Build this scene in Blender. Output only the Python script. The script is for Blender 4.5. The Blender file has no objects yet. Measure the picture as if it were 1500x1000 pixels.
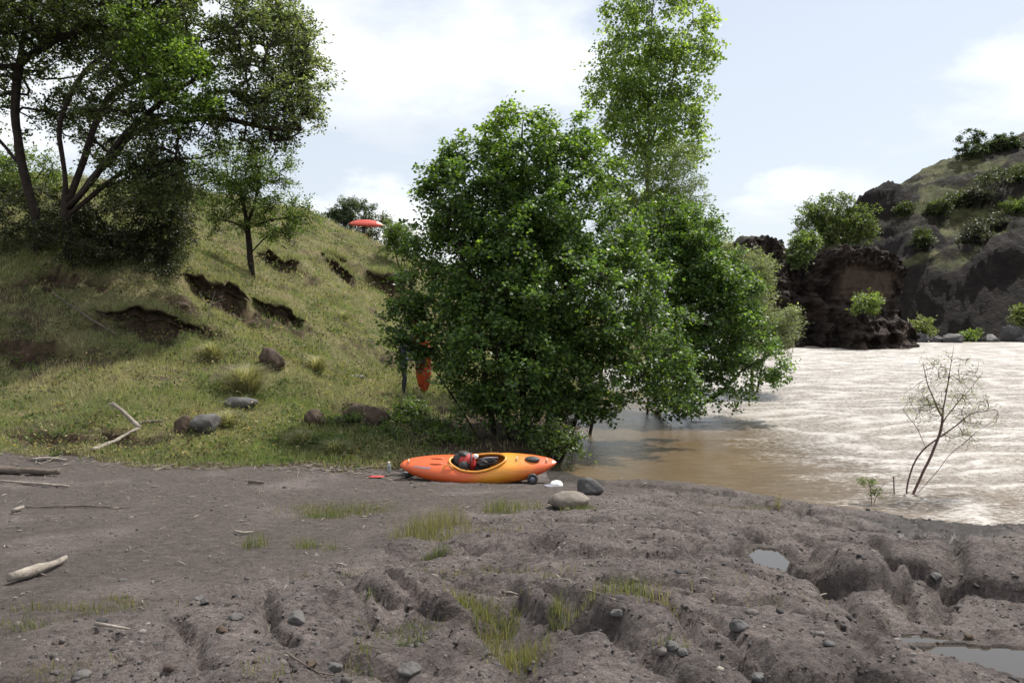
import bpy, math, random
import numpy as np
from mathutils import Vector, Matrix

# ------------------------------------------------------------------ camera, sky, sun, exposure
sc = bpy.context.scene
COL = sc.collection
F = 28.0 / 36.0 * 1500.0
HC = 2.95                                   # camera height above the river
PITCH = math.atan(40.0 / F)
SUN_AZ, SUN_EL = math.radians(50), math.radians(58)   # azimuth clockwise from the view direction

cd = bpy.data.cameras.new('camera'); cam = bpy.data.objects.new('camera', cd); COL.objects.link(cam)
cd.sensor_width = 36; cd.lens = 28; cd.clip_end = 3000; cd.clip_start = 0.05
cam.location = (0, 0, HC); cam.rotation_euler = (math.pi / 2 - PITCH, 0, 0)
sc.camera = cam

w = bpy.data.worlds.new('World'); sc.world = w; w.use_nodes = True
nt = w.node_tree; nt.nodes.clear(); N = nt.nodes.new; L = nt.links.new
wo = N('ShaderNodeOutputWorld'); bg = N('ShaderNodeBackground'); bg.inputs['Strength'].default_value = 0.066
sky = N('ShaderNodeTexSky'); sky.sky_type = 'NISHITA'; sky.sun_disc = False
sky.sun_elevation = SUN_EL; sky.sun_rotation = SUN_AZ; sky.dust_density = 1.6; sky.air_density = 1.0
tc = N('ShaderNodeTexCoord'); sp = N('ShaderNodeSeparateXYZ'); L(tc.outputs['Generated'], sp.inputs[0])
ab = N('ShaderNodeMath'); ab.operation = 'ABSOLUTE'; L(sp.outputs['Z'], ab.inputs[0])
ad = N('ShaderNodeMath'); ad.operation = 'ADD'; ad.inputs[1].default_value = 0.22; L(ab.outputs[0], ad.inputs[0])
dv = N('ShaderNodeVectorMath'); dv.operation = 'DIVIDE'; cb = N('ShaderNodeCombineXYZ')
for i in range(3): L(ad.outputs[0], cb.inputs[i])
L(tc.outputs['Generated'], dv.inputs[0]); L(cb.outputs[0], dv.inputs[1])
mp = N('ShaderNodeMapping'); L(dv.outputs[0], mp.inputs[0]); mp.inputs['Location'].default_value = (3.1, 0.4, 0)
n1 = N('ShaderNodeTexNoise'); n1.inputs['Scale'].default_value = 0.75; n1.inputs['Detail'].default_value = 9; n1.inputs['Roughness'].default_value = 0.55
L(mp.outputs[0], n1.inputs['Vector'])
r1 = N('ShaderNodeValToRGB'); r1.color_ramp.elements[0].position = 0.44; r1.color_ramp.elements[1].position = 0.58
L(n1.outputs['Fac'], r1.inputs[0])
n2 = N('ShaderNodeTexNoise'); n2.inputs['Scale'].default_value = 1.6; n2.inputs['Detail'].default_value = 7; L(mp.outputs[0], n2.inputs['Vector'])
r2 = N('ShaderNodeValToRGB'); r2.color_ramp.elements[0].color = (6.5, 6.7, 7.0, 1); r2.color_ramp.elements[1].color = (10.0, 10.0, 9.9, 1)
r2.color_ramp.elements[0].position = 0.38; r2.color_ramp.elements[1].position = 0.62
L(n2.outputs['Fac'], r2.inputs[0])
thin = N('ShaderNodeMix'); thin.data_type = 'RGBA'; thin.inputs[0].default_value = 0.70   # thin high veil over the blue
thin.inputs[7].default_value = (5.9, 6.3, 6.8, 1); L(sky.outputs[0], thin.inputs[6])
hz = N('ShaderNodeMapRange'); hz.inputs['From Min'].default_value = 0.25; hz.inputs['From Max'].default_value = 0.85; hz.inputs['To Min'].default_value = 0.72; hz.inputs['To Max'].default_value = 0.30
L(ab.outputs[0], hz.inputs['Value']); L(hz.outputs[0], thin.inputs[0])   # haze thins overhead
mx = N('ShaderNodeMix'); mx.data_type = 'RGBA'; L(r1.outputs[0], mx.inputs[0]); L(thin.outputs[2], mx.inputs[6]); L(r2.outputs[0], mx.inputs[7])
L(mx.outputs[2], bg.inputs['Color']); L(bg.outputs[0], wo.inputs[0])

ld = bpy.data.lights.new('sun', 'SUN'); ld.energy = 3.3; ld.angle = math.radians(0.55); ld.color = (1.0, 0.955, 0.88)
lo = bpy.data.objects.new('sun', ld); COL.objects.link(lo)
sd = Vector((math.cos(SUN_EL) * math.sin(SUN_AZ), math.cos(SUN_EL) * math.cos(SUN_AZ), math.sin(SUN_EL)))
lo.rotation_euler = sd.to_track_quat('Z', 'Y').to_euler(); lo.location = (20, 20, 40)

vs = sc.view_settings; vs.view_transform = 'Standard'; vs.look = 'None'; vs.exposure = 1.15; vs.gamma = 1.0; vs.use_curve_mapping = False
cy = sc.cycles; cy.max_bounces = 6; cy.diffuse_bounces = 4; cy.glossy_bounces = 3; cy.transmission_bounces = 4; cy.use_denoising = True
sc.render.engine = 'CYCLES'
RNG = np.random.default_rng(7)
random.seed(7)

# ------------------------------------------------------------------ helpers
CP, SP_ = math.cos(PITCH), math.sin(PITCH)
def P(px, py, d):
    """world point on the ground-plan distance d seen at photo position px, py"""
    cx = (px - 750.0) / F; cyy = (500.0 - py) / F
    dx, dy, dz = cx, CP + cyy * SP_, -SP_ + cyy * CP
    t = d / dy
    return np.array([dx * t, d, HC + dz * t])

def _hash(ix, iy, seed):
    h = (ix.astype(np.int64) * 374761393 + iy.astype(np.int64) * 668265263 + seed * 1442695041) & 0xffffffff
    h = ((h ^ (h >> 13)) * 1274126177) & 0xffffffff
    return (h ^ (h >> 16)) & 0xffffffff
def noise(x, y, seed=0):
    x = np.asarray(x, float); y = np.asarray(y, float)
    ix = np.floor(x); iy = np.floor(y); fx = x - ix; fy = y - iy
    ux = fx * fx * fx * (fx * (fx * 6 - 15) + 10); uy = fy * fy * fy * (fy * (fy * 6 - 15) + 10)
    def g(ax, ay):
        a = _hash(ix + ax, iy + ay, seed) * (2 * math.pi / 4294967296.0)
        return np.cos(a) * (fx - ax) + np.sin(a) * (fy - ay)
    n00, n10, n01, n11 = g(0, 0), g(1, 0), g(0, 1), g(1, 1)
    a = n00 + ux * (n10 - n00); b = n01 + ux * (n11 - n01)
    return (a + uy * (b - a)) * 1.5
def fbm(x, y, oct=4, seed=0, gain=0.5):
    s = 0; a = 1.0; f = 1.0
    for i in range(oct):
        s = s + a * noise(x * f + i * 17.3, y * f - i * 9.1, seed + i); a *= gain; f *= 2.03
    return s
def sstep(a, b, x):
    t = np.clip((np.asarray(x, float) - a) / (b - a), 0, 1); return t * t * (3 - 2 * t)

def mesh_np(name, verts, faces, mat=None, smooth=False, attrs=None, cols=None):
    """faces: list of index arrays (k,3) or (k,4)"""
    if isinstance(faces, np.ndarray): faces = [faces]
    faces = [f for f in faces if len(f)]
    me = bpy.data.meshes.new(name)
    verts = np.ascontiguousarray(verts, np.float32)
    me.vertices.add(len(verts)); me.vertices.foreach_set('co', verts.ravel())
    li = np.concatenate([f.ravel() for f in faces]).astype(np.int32)
    tot = np.concatenate([np.full(len(f), f.shape[1], np.int32) for f in faces])
    st = np.concatenate([[0], np.cumsum(tot)[:-1]]).astype(np.int32)
    me.loops.add(len(li)); me.loops.foreach_set('vertex_index', li)
    me.polygons.add(len(tot)); me.polygons.foreach_set('loop_start', st)
    if smooth: me.polygons.foreach_set('use_smooth', np.ones(len(tot), bool))
    for k, v in (attrs or {}).items():
        at = me.attributes.new(k, 'FLOAT', 'POINT'); at.data.foreach_set('value', np.ascontiguousarray(v, np.float32))
    if cols is not None:
        at = me.attributes.new('tint', 'FLOAT_COLOR', 'POINT')
        c4 = np.ones((len(verts), 4), np.float32); c4[:, :3] = cols; at.data.foreach_set('color', c4.ravel())
    me.update(calc_edges=True)
    if mat: me.materials.append(mat)
    return me
def link(name, me, parent=None, loc=None):
    o = bpy.data.objects.new(name, me); COL.objects.link(o)
    if parent is not None: o.parent = parent
    if loc is not None: o.location = loc
    return o
def tag(o, label=None, cat=None, group=None, kind=None):
    if label: o['label'] = label
    if cat: o['category'] = cat
    if group: o['group'] = group
    if kind: o['kind'] = kind
    return o
def empty(name, loc, rot=(0, 0, 0)):
    o = bpy.data.objects.new(name, None); COL.objects.link(o); o.location = loc; o.rotation_euler = rot; o.empty_display_size = 0.2
    return o

class MB:
    """collects shapes into one mesh"""
    def __init__(s): s.v = []; s.q = []; s.t = []; s.n = 0
    def add(s, v, q=None, t=None):
        v = np.asarray(v, float)
        if q is not None and len(q): s.q.append(np.asarray(q, int) + s.n)
        if t is not None and len(t): s.t.append(np.asarray(t, int) + s.n)
        s.v.append(v); s.n += len(v)
    def tube(s, pts, rad, sides=6, cap=True, wob=0.0, seed=0):
        pts = np.asarray(pts, float); n = len(pts); rad = np.broadcast_to(np.asarray(rad, float), (n,))
        tg = np.gradient(pts, axis=0) if n > 2 else np.repeat((pts[1] - pts[0])[None], n, 0)
        tg /= np.linalg.norm(tg, axis=1, keepdims=True) + 1e-9
        ref = np.array([0, 0, 1.0]) if abs(tg[0, 2]) < 0.8 else np.array([1.0, 0, 0])
        a = np.cross(tg, ref); a /= np.linalg.norm(a, axis=1, keepdims=True) + 1e-9; b = np.cross(tg, a)
        th = np.arange(sides) * 2 * math.pi / sides
        rr = rad[:, None] * np.ones(sides)
        if wob: rr = rr * (1 + wob * np.random.default_rng(seed).uniform(-1, 1, rr.shape))
        V = pts[:, None, :] + rr[..., None] * (np.cos(th)[None, :, None] * a[:, None, :] + np.sin(th)[None, :, None] * b[:, None, :])
        i = np.arange(n - 1)[:, None] * sides; j = np.arange(sides)[None, :]; k = (j + 1) % sides
        q = np.stack([i + j, i + k, i + sides + k, i + sides + j], -1).reshape(-1, 4)
        V = V.reshape(-1, 3); t = None
        if cap:
            V = np.vstack([V, pts[0], pts[-1]]); c0 = n * sides; e = (n - 1) * sides
            jj = np.arange(sides); kk = (jj + 1) % sides
            t = np.vstack([np.stack([np.full(sides, c0), kk, jj], -1), np.stack([np.full(sides, c0 + 1), e + jj, e + kk], -1)])
        s.add(V, q, t)
    def mesh(s, name, mat=None, smooth=True, **k):
        f = []
        if s.q: f.append(np.vstack(s.q))
        if s.t: f.append(np.vstack(s.t))
        return mesh_np(name, np.vstack(s.v), f, mat, smooth, **k)
    def build(s, name, mat, parent=None, loc=None, smooth=True, **k):
        return link(name, s.mesh(name, mat, smooth, **k), parent, loc)

def tens(breaks):
    """non uniform samples: list of (position, spacing)"""
    out = [breaks[0][0]]
    for (a, s0), (b, s1) in zip(breaks[:-1], breaks[1:]):
        n = max(1, int(round(2 * (b - a) / (s0 + s1)))); t = np.linspace(0, 1, n + 1)[1:]
        # spacing varies linearly from s0 to s1
        tt = (s0 * t + 0.5 * (s1 - s0) * t * t) / (0.5 * (s0 + s1))
        out += list(a + (b - a) * tt)
    return np.array(out)

# ------------------------------------------------------------------ materials
def mat_new(name):
    m = bpy.data.materials.new(name); m.use_nodes = True
    t = m.node_tree; b = t.nodes['Principled BSDF']; return m, t, b
def nd(t, kind, **kw):
    n = t.nodes.new('ShaderNode' + kind)
    for k, v in kw.items():
        if k in n.inputs: n.inputs[k].default_value = v
        else: setattr(n, k, v)
    return n
def ramp(t, src, stops):
    r = t.nodes.new('ShaderNodeValToRGB'); e = r.color_ramp.elements
    while len(e) < len(stops): e.new(0.5)
    for i, (p, c) in enumerate(stops): e[i].position = p; e[i].color = (*c, 1)
    t.links.new(src, r.inputs[0]); return r.outputs[0]
def mixc(t, fac, a, b, mode='MIX'):
    m = t.nodes.new('ShaderNodeMix'); m.data_type = 'RGBA'; m.blend_type = mode
    for s, v in ((m.inputs[0], fac), (m.inputs[6], a), (m.inputs[7], b)):
        if hasattr(v, 'is_linked'): t.links.new(v, s)
        elif isinstance(v, tuple): s.default_value = (*v, 1)
        else: s.default_value = v
    return m.outputs[2]
def attr(t, name):
    a = t.nodes.new('ShaderNodeAttribute'); a.attribute_name = name; return a
def tex_noise(t, scale, detail=6, rough=0.55, vec=None, stretch=None):
    n = nd(t, 'TexNoise'); n.inputs['Scale'].default_value = scale; n.inputs['Detail'].default_value = detail; n.inputs['Roughness'].default_value = rough
    v = vec
    if v is None: v = t.nodes.new('ShaderNodeTexCoord').outputs['Object']
    if stretch:
        m = t.nodes.new('ShaderNodeMapping'); m.inputs['Scale'].default_value = stretch; t.links.new(v, m.inputs[0]); v = m.outputs[0]
    t.links.new(v, n.inputs['Vector']); return n.outputs['Fac']
def bump(t, b, h, strength, dist, prev=None):
    n = t.nodes.new('ShaderNodeBump'); n.inputs['Strength'].default_value = strength; n.inputs['Distance'].default_value = dist
    t.links.new(h, n.inputs['Height'])
    if prev is not None: t.links.new(prev, n.inputs['Normal'])
    t.links.new(n.outputs[0], b.inputs['Normal']); return n.outputs[0]

def m_simple(name, col, rough=0.6, var=0.25, scale=8, bumps=0.0, bscale=30, spec=0.5, metallic=0.0):
    m, t, b = mat_new(name)
    n = tex_noise(t, scale)
    c2 = tuple(c * (1 - var) for c in col); c3 = tuple(min(1, c * (1 + var)) for c in col)
    t.links.new(ramp(t, n, [(0.3, c2), (0.7, c3)]), b.inputs['Base Color'])
    b.inputs['Roughness'].default_value = rough; b.inputs['Specular IOR Level'].default_value = spec; b.inputs['Metallic'].default_value = metallic
    if bumps: bump(t, b, tex_noise(t, bscale, 5), bumps, 0.02)
    return m

def m_shelf():
    m, t, b = mat_new('lahar_rock')
    big = tex_noise(t, 0.55, 5); mid = tex_noise(t, 3.5, 7, 0.6); fine = tex_noise(t, 28, 5, 0.65)
    c = ramp(t, mid, [(0.25, (0.064, 0.052, 0.050)), (0.5, (0.124, 0.103, 0.099)), (0.78, (0.225, 0.190, 0.180))])
    c = mixc(t, 0.5, c, ramp(t, big, [(0.3, (0.080, 0.064, 0.061)), (0.7, (0.178, 0.152, 0.145))]))
    c = mixc(t, 0.75, c, ramp(t, fine, [(0.30, (0.22, 0.21, 0.21)), (0.48, (0.95, 0.94, 0.93)), (0.72, (1.5, 1.48, 1.44))]), 'MULTIPLY')
    spk = tex_noise(t, 75, 3, 0.6); c = mixc(t, 0.7, c, ramp(t, spk, [(0.34, (0.25, 0.25, 0.26)), (0.44, (1, 1, 1)), (0.62, (1, 1, 1)), (0.72, (1.7, 1.65, 1.6))]), 'MULTIPLY')
    # small clasts set in the matrix
    vo = nd(t, 'TexVoronoi'); vo.inputs['Scale'].default_value = 17; vo.inputs['Randomness'].default_value = 1
    t.links.new(t.nodes.new('ShaderNodeTexCoord').outputs['Object'], vo.inputs['Vector'])
    sepc = t.nodes.new('ShaderNodeSeparateColor'); t.links.new(vo.outputs['Color'], sepc.inputs[0])
    pick = nd(t, 'Math', operation='GREATER_THAN'); t.links.new(sepc.outputs[0], pick.inputs[0]); pick.inputs[1].default_value = 0.55
    core = nd(t, 'Math', operation='LESS_THAN'); t.links.new(vo.outputs['Distance'], core.inputs[0]); core.inputs[1].default_value = 0.30
    cl = nd(t, 'Math', operation='MULTIPLY'); t.links.new(pick.outputs[0], cl.inputs[0]); t.links.new(core.outputs[0], cl.inputs[1])
    clc = ramp(t, sepc.outputs[1], [(0.0, (0.055, 0.05, 0.052)), (0.5, (0.12, 0.11, 0.11)), (1.0, (0.24, 0.21, 0.19))])
    cl2 = nd(t, 'Math', operation='MULTIPLY'); t.links.new(cl.outputs[0], cl2.inputs[0]); cl2.inputs[1].default_value = 0.7
    c = mixc(t, cl2.outputs[0], c, clc)
    c = mixc(t, 0.65, c, ramp(t, tex_noise(t, 1.7, 9, 0.7), [(0.36, (0.45, 0.43, 0.43)), (0.5, (1, 1, 1)), (0.66, (1.3, 1.28, 1.26))]), 'MULTIPLY')
    soil = attr(t, 'soil')
    sc_ = ramp(t, tex_noise(t, 9, 8, 0.75), [(0.3, (0.042, 0.034, 0.031)), (0.55, (0.095, 0.078, 0.071)), (0.8, (0.182, 0.153, 0.140))])
    sc_ = mixc(t, 0.7, sc_, ramp(t, tex_noise(t, 40, 5, 0.7), [(0.32, (0.3, 0.29, 0.29)), (0.48, (1, 1, 1)), (0.7, (1.45, 1.42, 1.4))]), 'MULTIPLY')
    c = mixc(t, soil.outputs['Fac'], c, sc_)
    wet = attr(t, 'wet'); c = mixc(t, wet.outputs['Fac'], c, mixc(t, 0.62, c, (0.03, 0.026, 0.024)))
    t.links.new(c, b.inputs['Base Color'])
    rr = nd(t, 'MapRange'); rr.inputs['To Min'].default_value = 0.92; rr.inputs['To Max'].default_value = 0.22
    t.links.new(wet.outputs['Fac'], rr.inputs['Value']); t.links.new(rr.outputs[0], b.inputs['Roughness'])
    b.inputs['Specular IOR Level'].default_value = 0.35
    p = bump(t, b, tex_noise(t, 11, 9, 0.72), 0.9, 0.07)
    pit = ramp(t, tex_noise(t, 24, 4, 0.6), [(0.32, (0, 0, 0)), (0.42, (1, 1, 1))]); p = bump(t, b, pit, 0.7, 0.03, p)
    p = bump(t, b, tex_noise(t, 60, 5, 0.7), 1.0, 0.03, p)
    inv = nd(t, 'Math', operation='MULTIPLY'); t.links.new(cl.outputs[0], inv.inputs[0]); inv.inputs[1].default_value = 1.0
    bump(t, b, inv.outputs[0], 0.8, 0.02, p)
    return m

def m_hill():
    m, t, b = mat_new('hillside_earth')
    mid = tex_noise(t, 0.7, 7, 0.62); fine = tex_noise(t, 9, 7, 0.7)
    g = ramp(t, mid, [(0.30, (0.060, 0.070, 0.026)), (0.48, (0.105, 0.100, 0.045)), (0.62, (0.150, 0.125, 0.070)), (0.8, (0.095, 0.068, 0.045))])
    g = mixc(t, 0.8, g, ramp(t, fine, [(0.25, (0.40, 0.40, 0.38)), (0.5, (1, 1, 1)), (0.78, (1.5, 1.45, 1.3))]), 'MULTIPLY')
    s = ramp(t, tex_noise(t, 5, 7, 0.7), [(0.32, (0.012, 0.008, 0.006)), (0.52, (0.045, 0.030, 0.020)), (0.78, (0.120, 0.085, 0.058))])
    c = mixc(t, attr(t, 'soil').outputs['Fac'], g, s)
    t.links.new(c, b.inputs['Base Color']); b.inputs['Roughness'].default_value = 0.95; b.inputs['Specular IOR Level'].default_value = 0.2
    p = bump(t, b, tex_noise(t, 6, 8, 0.7), 0.9, 0.10); bump(t, b, tex_noise(t, 40, 4, 0.7), 0.6, 0.02, p)
    return m

def m_water():
    m, t, b = mat_new('muddy_water')
    co = t.nodes.new('ShaderNodeTexCoord').outputs['Object']
    c = ramp(t, tex_noise(t, 0.35, 6, 0.6, co, (1, 0.55, 1)), [(0.3, (0.080, 0.055, 0.030)), (0.7, (0.128, 0.092, 0.055))])
    foam_glare = attr(t, 'foam_glare')
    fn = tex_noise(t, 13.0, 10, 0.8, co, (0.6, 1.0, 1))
    fm = nd(t, 'Math', operation='MULTIPLY_ADD'); t.links.new(foam_glare.outputs['Fac'], fm.inputs[0]); fm.inputs[1].default_value = 0.62; t.links.new(fn, fm.inputs[2])
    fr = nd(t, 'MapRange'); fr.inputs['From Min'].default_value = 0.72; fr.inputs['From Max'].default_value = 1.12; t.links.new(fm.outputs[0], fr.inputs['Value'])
    c = mixc(t, fr.outputs[0], c, (0.58, 0.565, 0.55))  # pale colour for foam and for sun glare painted into the water
    t.links.new(c, b.inputs['Base Color'])
    ro = nd(t, 'MapRange'); ro.inputs['To Min'].default_value = 0.14; ro.inputs['To Max'].default_value = 0.55; t.links.new(fr.outputs[0], ro.inputs['Value']); t.links.new(ro.outputs[0], b.inputs['Roughness'])
    b.inputs['IOR'].default_value = 1.36; b.inputs['Specular IOR Level'].default_value = 0.5
    p = bump(t, b, tex_noise(t, 2.4, 6, 0.65, co, (0.6, 1.0, 1)), 0.5, 0.12)
    bump(t, b, tex_noise(t, 10.0, 6, 0.7, co, (0.6, 1.0, 1)), 0.55, 0.03, p)
    return m

def m_leaf(name, trans=0.4, rough=0.42, spec=0.45, tmul=(1.25, 1.35, 0.55)):
    m, t, b = mat_new(name)
    a = attr(t, 'tint'); t.links.new(a.outputs['Color'], b.inputs['Base Color'])
    b.inputs['Roughness'].default_value = rough; b.inputs['Specular IOR Level'].default_value = spec
    tr = t.nodes.new('ShaderNodeBsdfTranslucent'); t.links.new(mixc(t, 1.0, a.outputs['Color'], tmul, 'MULTIPLY'), tr.inputs['Color'])
    ms = t.nodes.new('ShaderNodeMixShader'); ms.inputs[0].default_value = trans
    t.links.new(b.outputs[0], ms.inputs[1]); t.links.new(tr.outputs[0], ms.inputs[2])
    t.links.new(ms.outputs[0], t.nodes['Material Output'].inputs['Surface'])
    return m

def m_cliff(name, dark, mid, light, tan, strat=1.0):
    m, t, b = mat_new(name)
    co = t.nodes.new('ShaderNodeTexCoord').outputs['Object']
    c = ramp(t, tex_noise(t, 0.8, 8, 0.68, co), [(0.3, dark), (0.52, mid), (0.75, light)])
    st = tex_noise(t, 1.0, 6, 0.6, co, (0.35, 0.35, 1.1))
    c = mixc(t, 0.45, c, ramp(t, st, [(0.35, (0.5, 0.47, 0.45)), (0.6, (1.25, 1.15, 1.08))]), 'MULTIPLY')
    tn = attr(t, 'tan'); c = mixc(t, tn.outputs['Fac'], c, ramp(t, tex_noise(t, 1.2, 6, 0.6, co, (0.25, 0.25, 1.5)), [(0.3, tuple(x * 0.55 for x in tan)), (0.7, tan)]))
    ga = attr(t, 'grass'); gc = ramp(t, tex_noise(t, 0.9, 8, 0.7, co), [(0.3, (0.032, 0.038, 0.017)), (0.5, (0.080, 0.086, 0.036)), (0.7, (0.155, 0.140, 0.075))])
    c = mixc(t, ga.outputs['Fac'], c, gc)
    t.links.new(c, b.inputs['Base Color']); b.inputs['Roughness'].default_value = 0.9; b.inputs['Specular IOR Level'].default_value = 0.2
    p = bump(t, b, tex_noise(t, 1.6, 9, 0.7, co, (1, 1, 1.3)), 1.0, 0.8); bump(t, b, tex_noise(t, 8, 6, 0.7, co), 0.7, 0.08, p)
    return m

def m_tint(name, rough=0.8, spec=0.3, bumps=0.0, bs=40):
    m, t, b = mat_new(name); a = attr(t, 'tint')
    c = mixc(t, 0.6, a.outputs['Color'], ramp(t, tex_noise(t, bs * 0.5, 5, 0.6), [(0.3, (0.6, 0.6, 0.6)), (0.7, (1.25, 1.25, 1.25))]), 'MULTIPLY')
    t.links.new(c, b.inputs['Base Color']); b.inputs['Roughness'].default_value = rough; b.inputs['Specular IOR Level'].default_value = spec
    if bumps: bump(t, b, tex_noise(t, bs, 6, 0.65), bumps, 0.02)
    return m

M = dict(
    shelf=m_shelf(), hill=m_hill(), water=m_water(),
    alder=m_leaf('alder_leaf', 0.42, 0.46, 0.40, (1.8, 1.8, 0.45)), oak=m_leaf('oak_leaf', 0.42, 0.5, 0.35, (1.5, 1.6, 0.5)), cotton=m_leaf('cottonwood_leaf', 0.60, 0.42, 0.4, (2.2, 2.0, 0.6)),
    willow=m_leaf('willow_leaf', 0.45, 0.5, 0.35), grass=m_leaf('grass_blade', 0.42, 0.6, 0.2, (1.25, 1.3, 0.7)),
    bark=m_simple('dark_bark', (0.028, 0.022, 0.019), 0.9, 0.45, 6, 0.8, 18, 0.2), bark_grey=m_simple('grey_bark', (0.10, 0.085, 0.07), 0.9, 0.4, 6, 0.6, 18, 0.2),
    bark_red=m_simple('red_willow_bark', (0.075, 0.036, 0.034), 0.7, 0.3, 8, 0.3, 30),
    drift=m_simple('driftwood', (0.21, 0.185, 0.16), 0.85, 0.35, 9, 0.7, 35, 0.2), drift_dark=m_simple('weathered_wood', (0.10, 0.083, 0.070), 0.9, 0.4, 9, 0.7, 35, 0.2),
    stone=m_simple('grey_stone', (0.080, 0.076, 0.075), 0.85, 0.35, 5, 0.7, 14, 0.3), stone_dark=m_simple('dark_basalt', (0.045, 0.043, 0.045), 0.7, 0.4, 5, 0.6, 14, 0.4),
    stone_tan=m_simple('tan_stone', (0.14, 0.122, 0.105), 0.88, 0.25, 6, 0.6, 20, 0.25), stone_brown=m_simple('brown_stone', (0.062, 0.045, 0.034), 0.9, 0.4, 5, 0.7, 14, 0.2),
    pebble=m_tint('pebble_mix', 0.75, 0.35, 0.4, 60),
    cliff=m_cliff('cliff_rock', (0.022, 0.018, 0.017), (0.052, 0.041, 0.037), (0.105, 0.082, 0.070), (0.125, 0.090, 0.070)),
    canyon=m_cliff('canyon_rock', (0.006, 0.005, 0.005), (0.014, 0.011, 0.011), (0.036, 0.030, 0.027), (0.08, 0.06, 0.05)),
)

# ------------------------------------------------------------------ terrain
CTRL = [P(*c) for c in [
    (0, 1000, 3.7), (375, 1000, 3.6), (750, 1000, 3.6), (1125, 1000, 3.6), (1500, 1000, 3.7),
    (-300, 850, 6.0), (0, 850, 6.0), (400, 850, 5.9), (750, 850, 5.6), (1100, 850, 5.7), (1500, 870, 5.9),
    (0, 760, 8.9), (400, 760, 8.9), (750, 770, 8.2), (1100, 775, 8.3), (1500, 830, 7.2),
    (0, 700, 12.2), (300, 700, 12.4), (600, 705, 12.7), (760, 708, 12.7), (880, 704, 13.6), (1000, 713, 12.9), (1150, 742, 11.2), (1300, 768, 10.1), (1420, 802, 8.95), (1500, 790, 9.2),
    (-250, 672, 13.6), (0, 672, 13.6), (250, 682, 13.7), (450, 690, 13.5), (540, 690, 13.8), (640, 680, 14.5), (740, 660, 16.2), (800, 640, 18.2),
    (-200, 600, 17), (0, 600, 17), (250, 622, 16.5), (450, 622, 17.5), (560, 610, 20.5), (640, 606, 22), (740, 610, 21.5),
    (-200, 510, 20), (0, 520, 20), (200, 525, 20.5), (400, 532, 22), (500, 552, 25), (592, 577, 27.2), (680, 574, 27), (800, 570, 28),
    (-200, 420, 23), (0, 430, 23), (200, 442, 23.5), (350, 452, 27), (480, 482, 31), (570, 520, 33), (680, 540, 36),
    (-200, 330, 28), (0, 340, 27.5), (100, 352, 26), (200, 362, 26.5), (300, 380, 31), (370, 402, 36), (500, 420, 43), (575, 440, 46), (640, 480, 46), (760, 500, 48),
    (-300, 250, 50), (0, 258, 50), (150, 285, 46), (285, 311, 46), (380, 312, 55), (460, 315, 60), (505, 338, 60), (535, 358, 57), (535, 357, 62), (600, 374, 60), (700, 420, 60), (800, 455, 60), (900, 470, 60)]]
CTRL += [np.array(c, float) for c in [
    (-4, 0, 1.35), (0, 0, 1.35), (4, 0, 1.3), (-12, 0, 1.5), (-14, 8, 1.2), (8, 2, 0.75), (9, 5, 0.35), (8.5, 7, 0.25), (0, -10, 1.6), (-14, -10, 2.0), (10, -10, 0.6),
    (12, 5, -0.7), (11, 8, -0.7), (9, 10.5, -0.5), (6, 13, -0.5), (3.5, 15, -0.55), (2.6, 18, -0.4), (3.4, 22, -0.4), (6, 18, -0.9), (12, 14, -1.1), (16, 0, -1), (20, -12, -1),
    (5.5, 30, -0.4), (9, 30, -1), (8, 42, -0.4), (14, 24, -1.2), (20, 20, -1.2), (30, 35, -1.2), (14, 50, -0.9), (18, 70, -0.8), (12, 62, 0.8), (40, 60, -1.2), (50, 30, -1.2), (60, 90, -1.2), (90, 60, -1.2), (90, 0, -1.2), (40, -20, -1.2),
    (-60, 20, 9), (-60, 50, 15), (-35, 80, 12.5), (-10, 85, 8.0), (-20, 120, 10), (10, 100, 3), (-80, 120, 16), (-40, 0, 4.5), (-60, -20, 6), (20, 120, 2), (40, 140, 1), (80, 150, 1)]]
CTRL = np.array(CTRL)
_S = 10.0
def _tps_fit(C, lam=2e-4):
    p = C[:, :2] / _S; n = len(p)
    r2 = ((p[:, None] - p[None]) ** 2).sum(-1); K = 0.5 * r2 * np.log(r2 + 1e-12) + lam * np.eye(n)
    A = np.zeros((n + 3, n + 3)); A[:n, :n] = K; A[:n, n] = 1; A[:n, n + 1:] = p; A[n, :n] = 1; A[n + 1:, :n] = p.T
    return p, np.linalg.solve(A, np.concatenate([C[:, 2], np.zeros(3)]))
def _tps_eval(fit, x, y):
    p, wt = fit; x = np.asarray(x, float) / _S; y = np.asarray(y, float) / _S; n = len(p)
    z = wt[n] + wt[n + 1] * x + wt[n + 2] * y
    for i in range(n):
        r2 = (x - p[i, 0]) ** 2 + (y - p[i, 1]) ** 2
        z = z + wt[i] * 0.5 * r2 * np.log(r2 + 1e-12)
    return z
FIT = _tps_fit(CTRL)
_LX = np.arange(-75.2, 95.4, .25); _LY = np.arange(-20.2, 145.4, .25)
_LT = np.clip(_tps_eval(FIT, *np.meshgrid(_LX, _LY)), -1.4, 18)
def base(x, y):
    fx = (np.clip(np.asarray(x, float), -75, 95) - _LX[0]) / .25; fy = (np.clip(np.asarray(y, float), -20, 145) - _LY[0]) / .25
    ix = fx.astype(int); iy = fy.astype(int); fx = fx - ix; fy = fy - iy
    return (_LT[iy, ix] * (1 - fx) + _LT[iy, ix + 1] * fx) * (1 - fy) + (_LT[iy + 1, ix] * (1 - fx) + _LT[iy + 1, ix + 1] * fx) * fy
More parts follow.
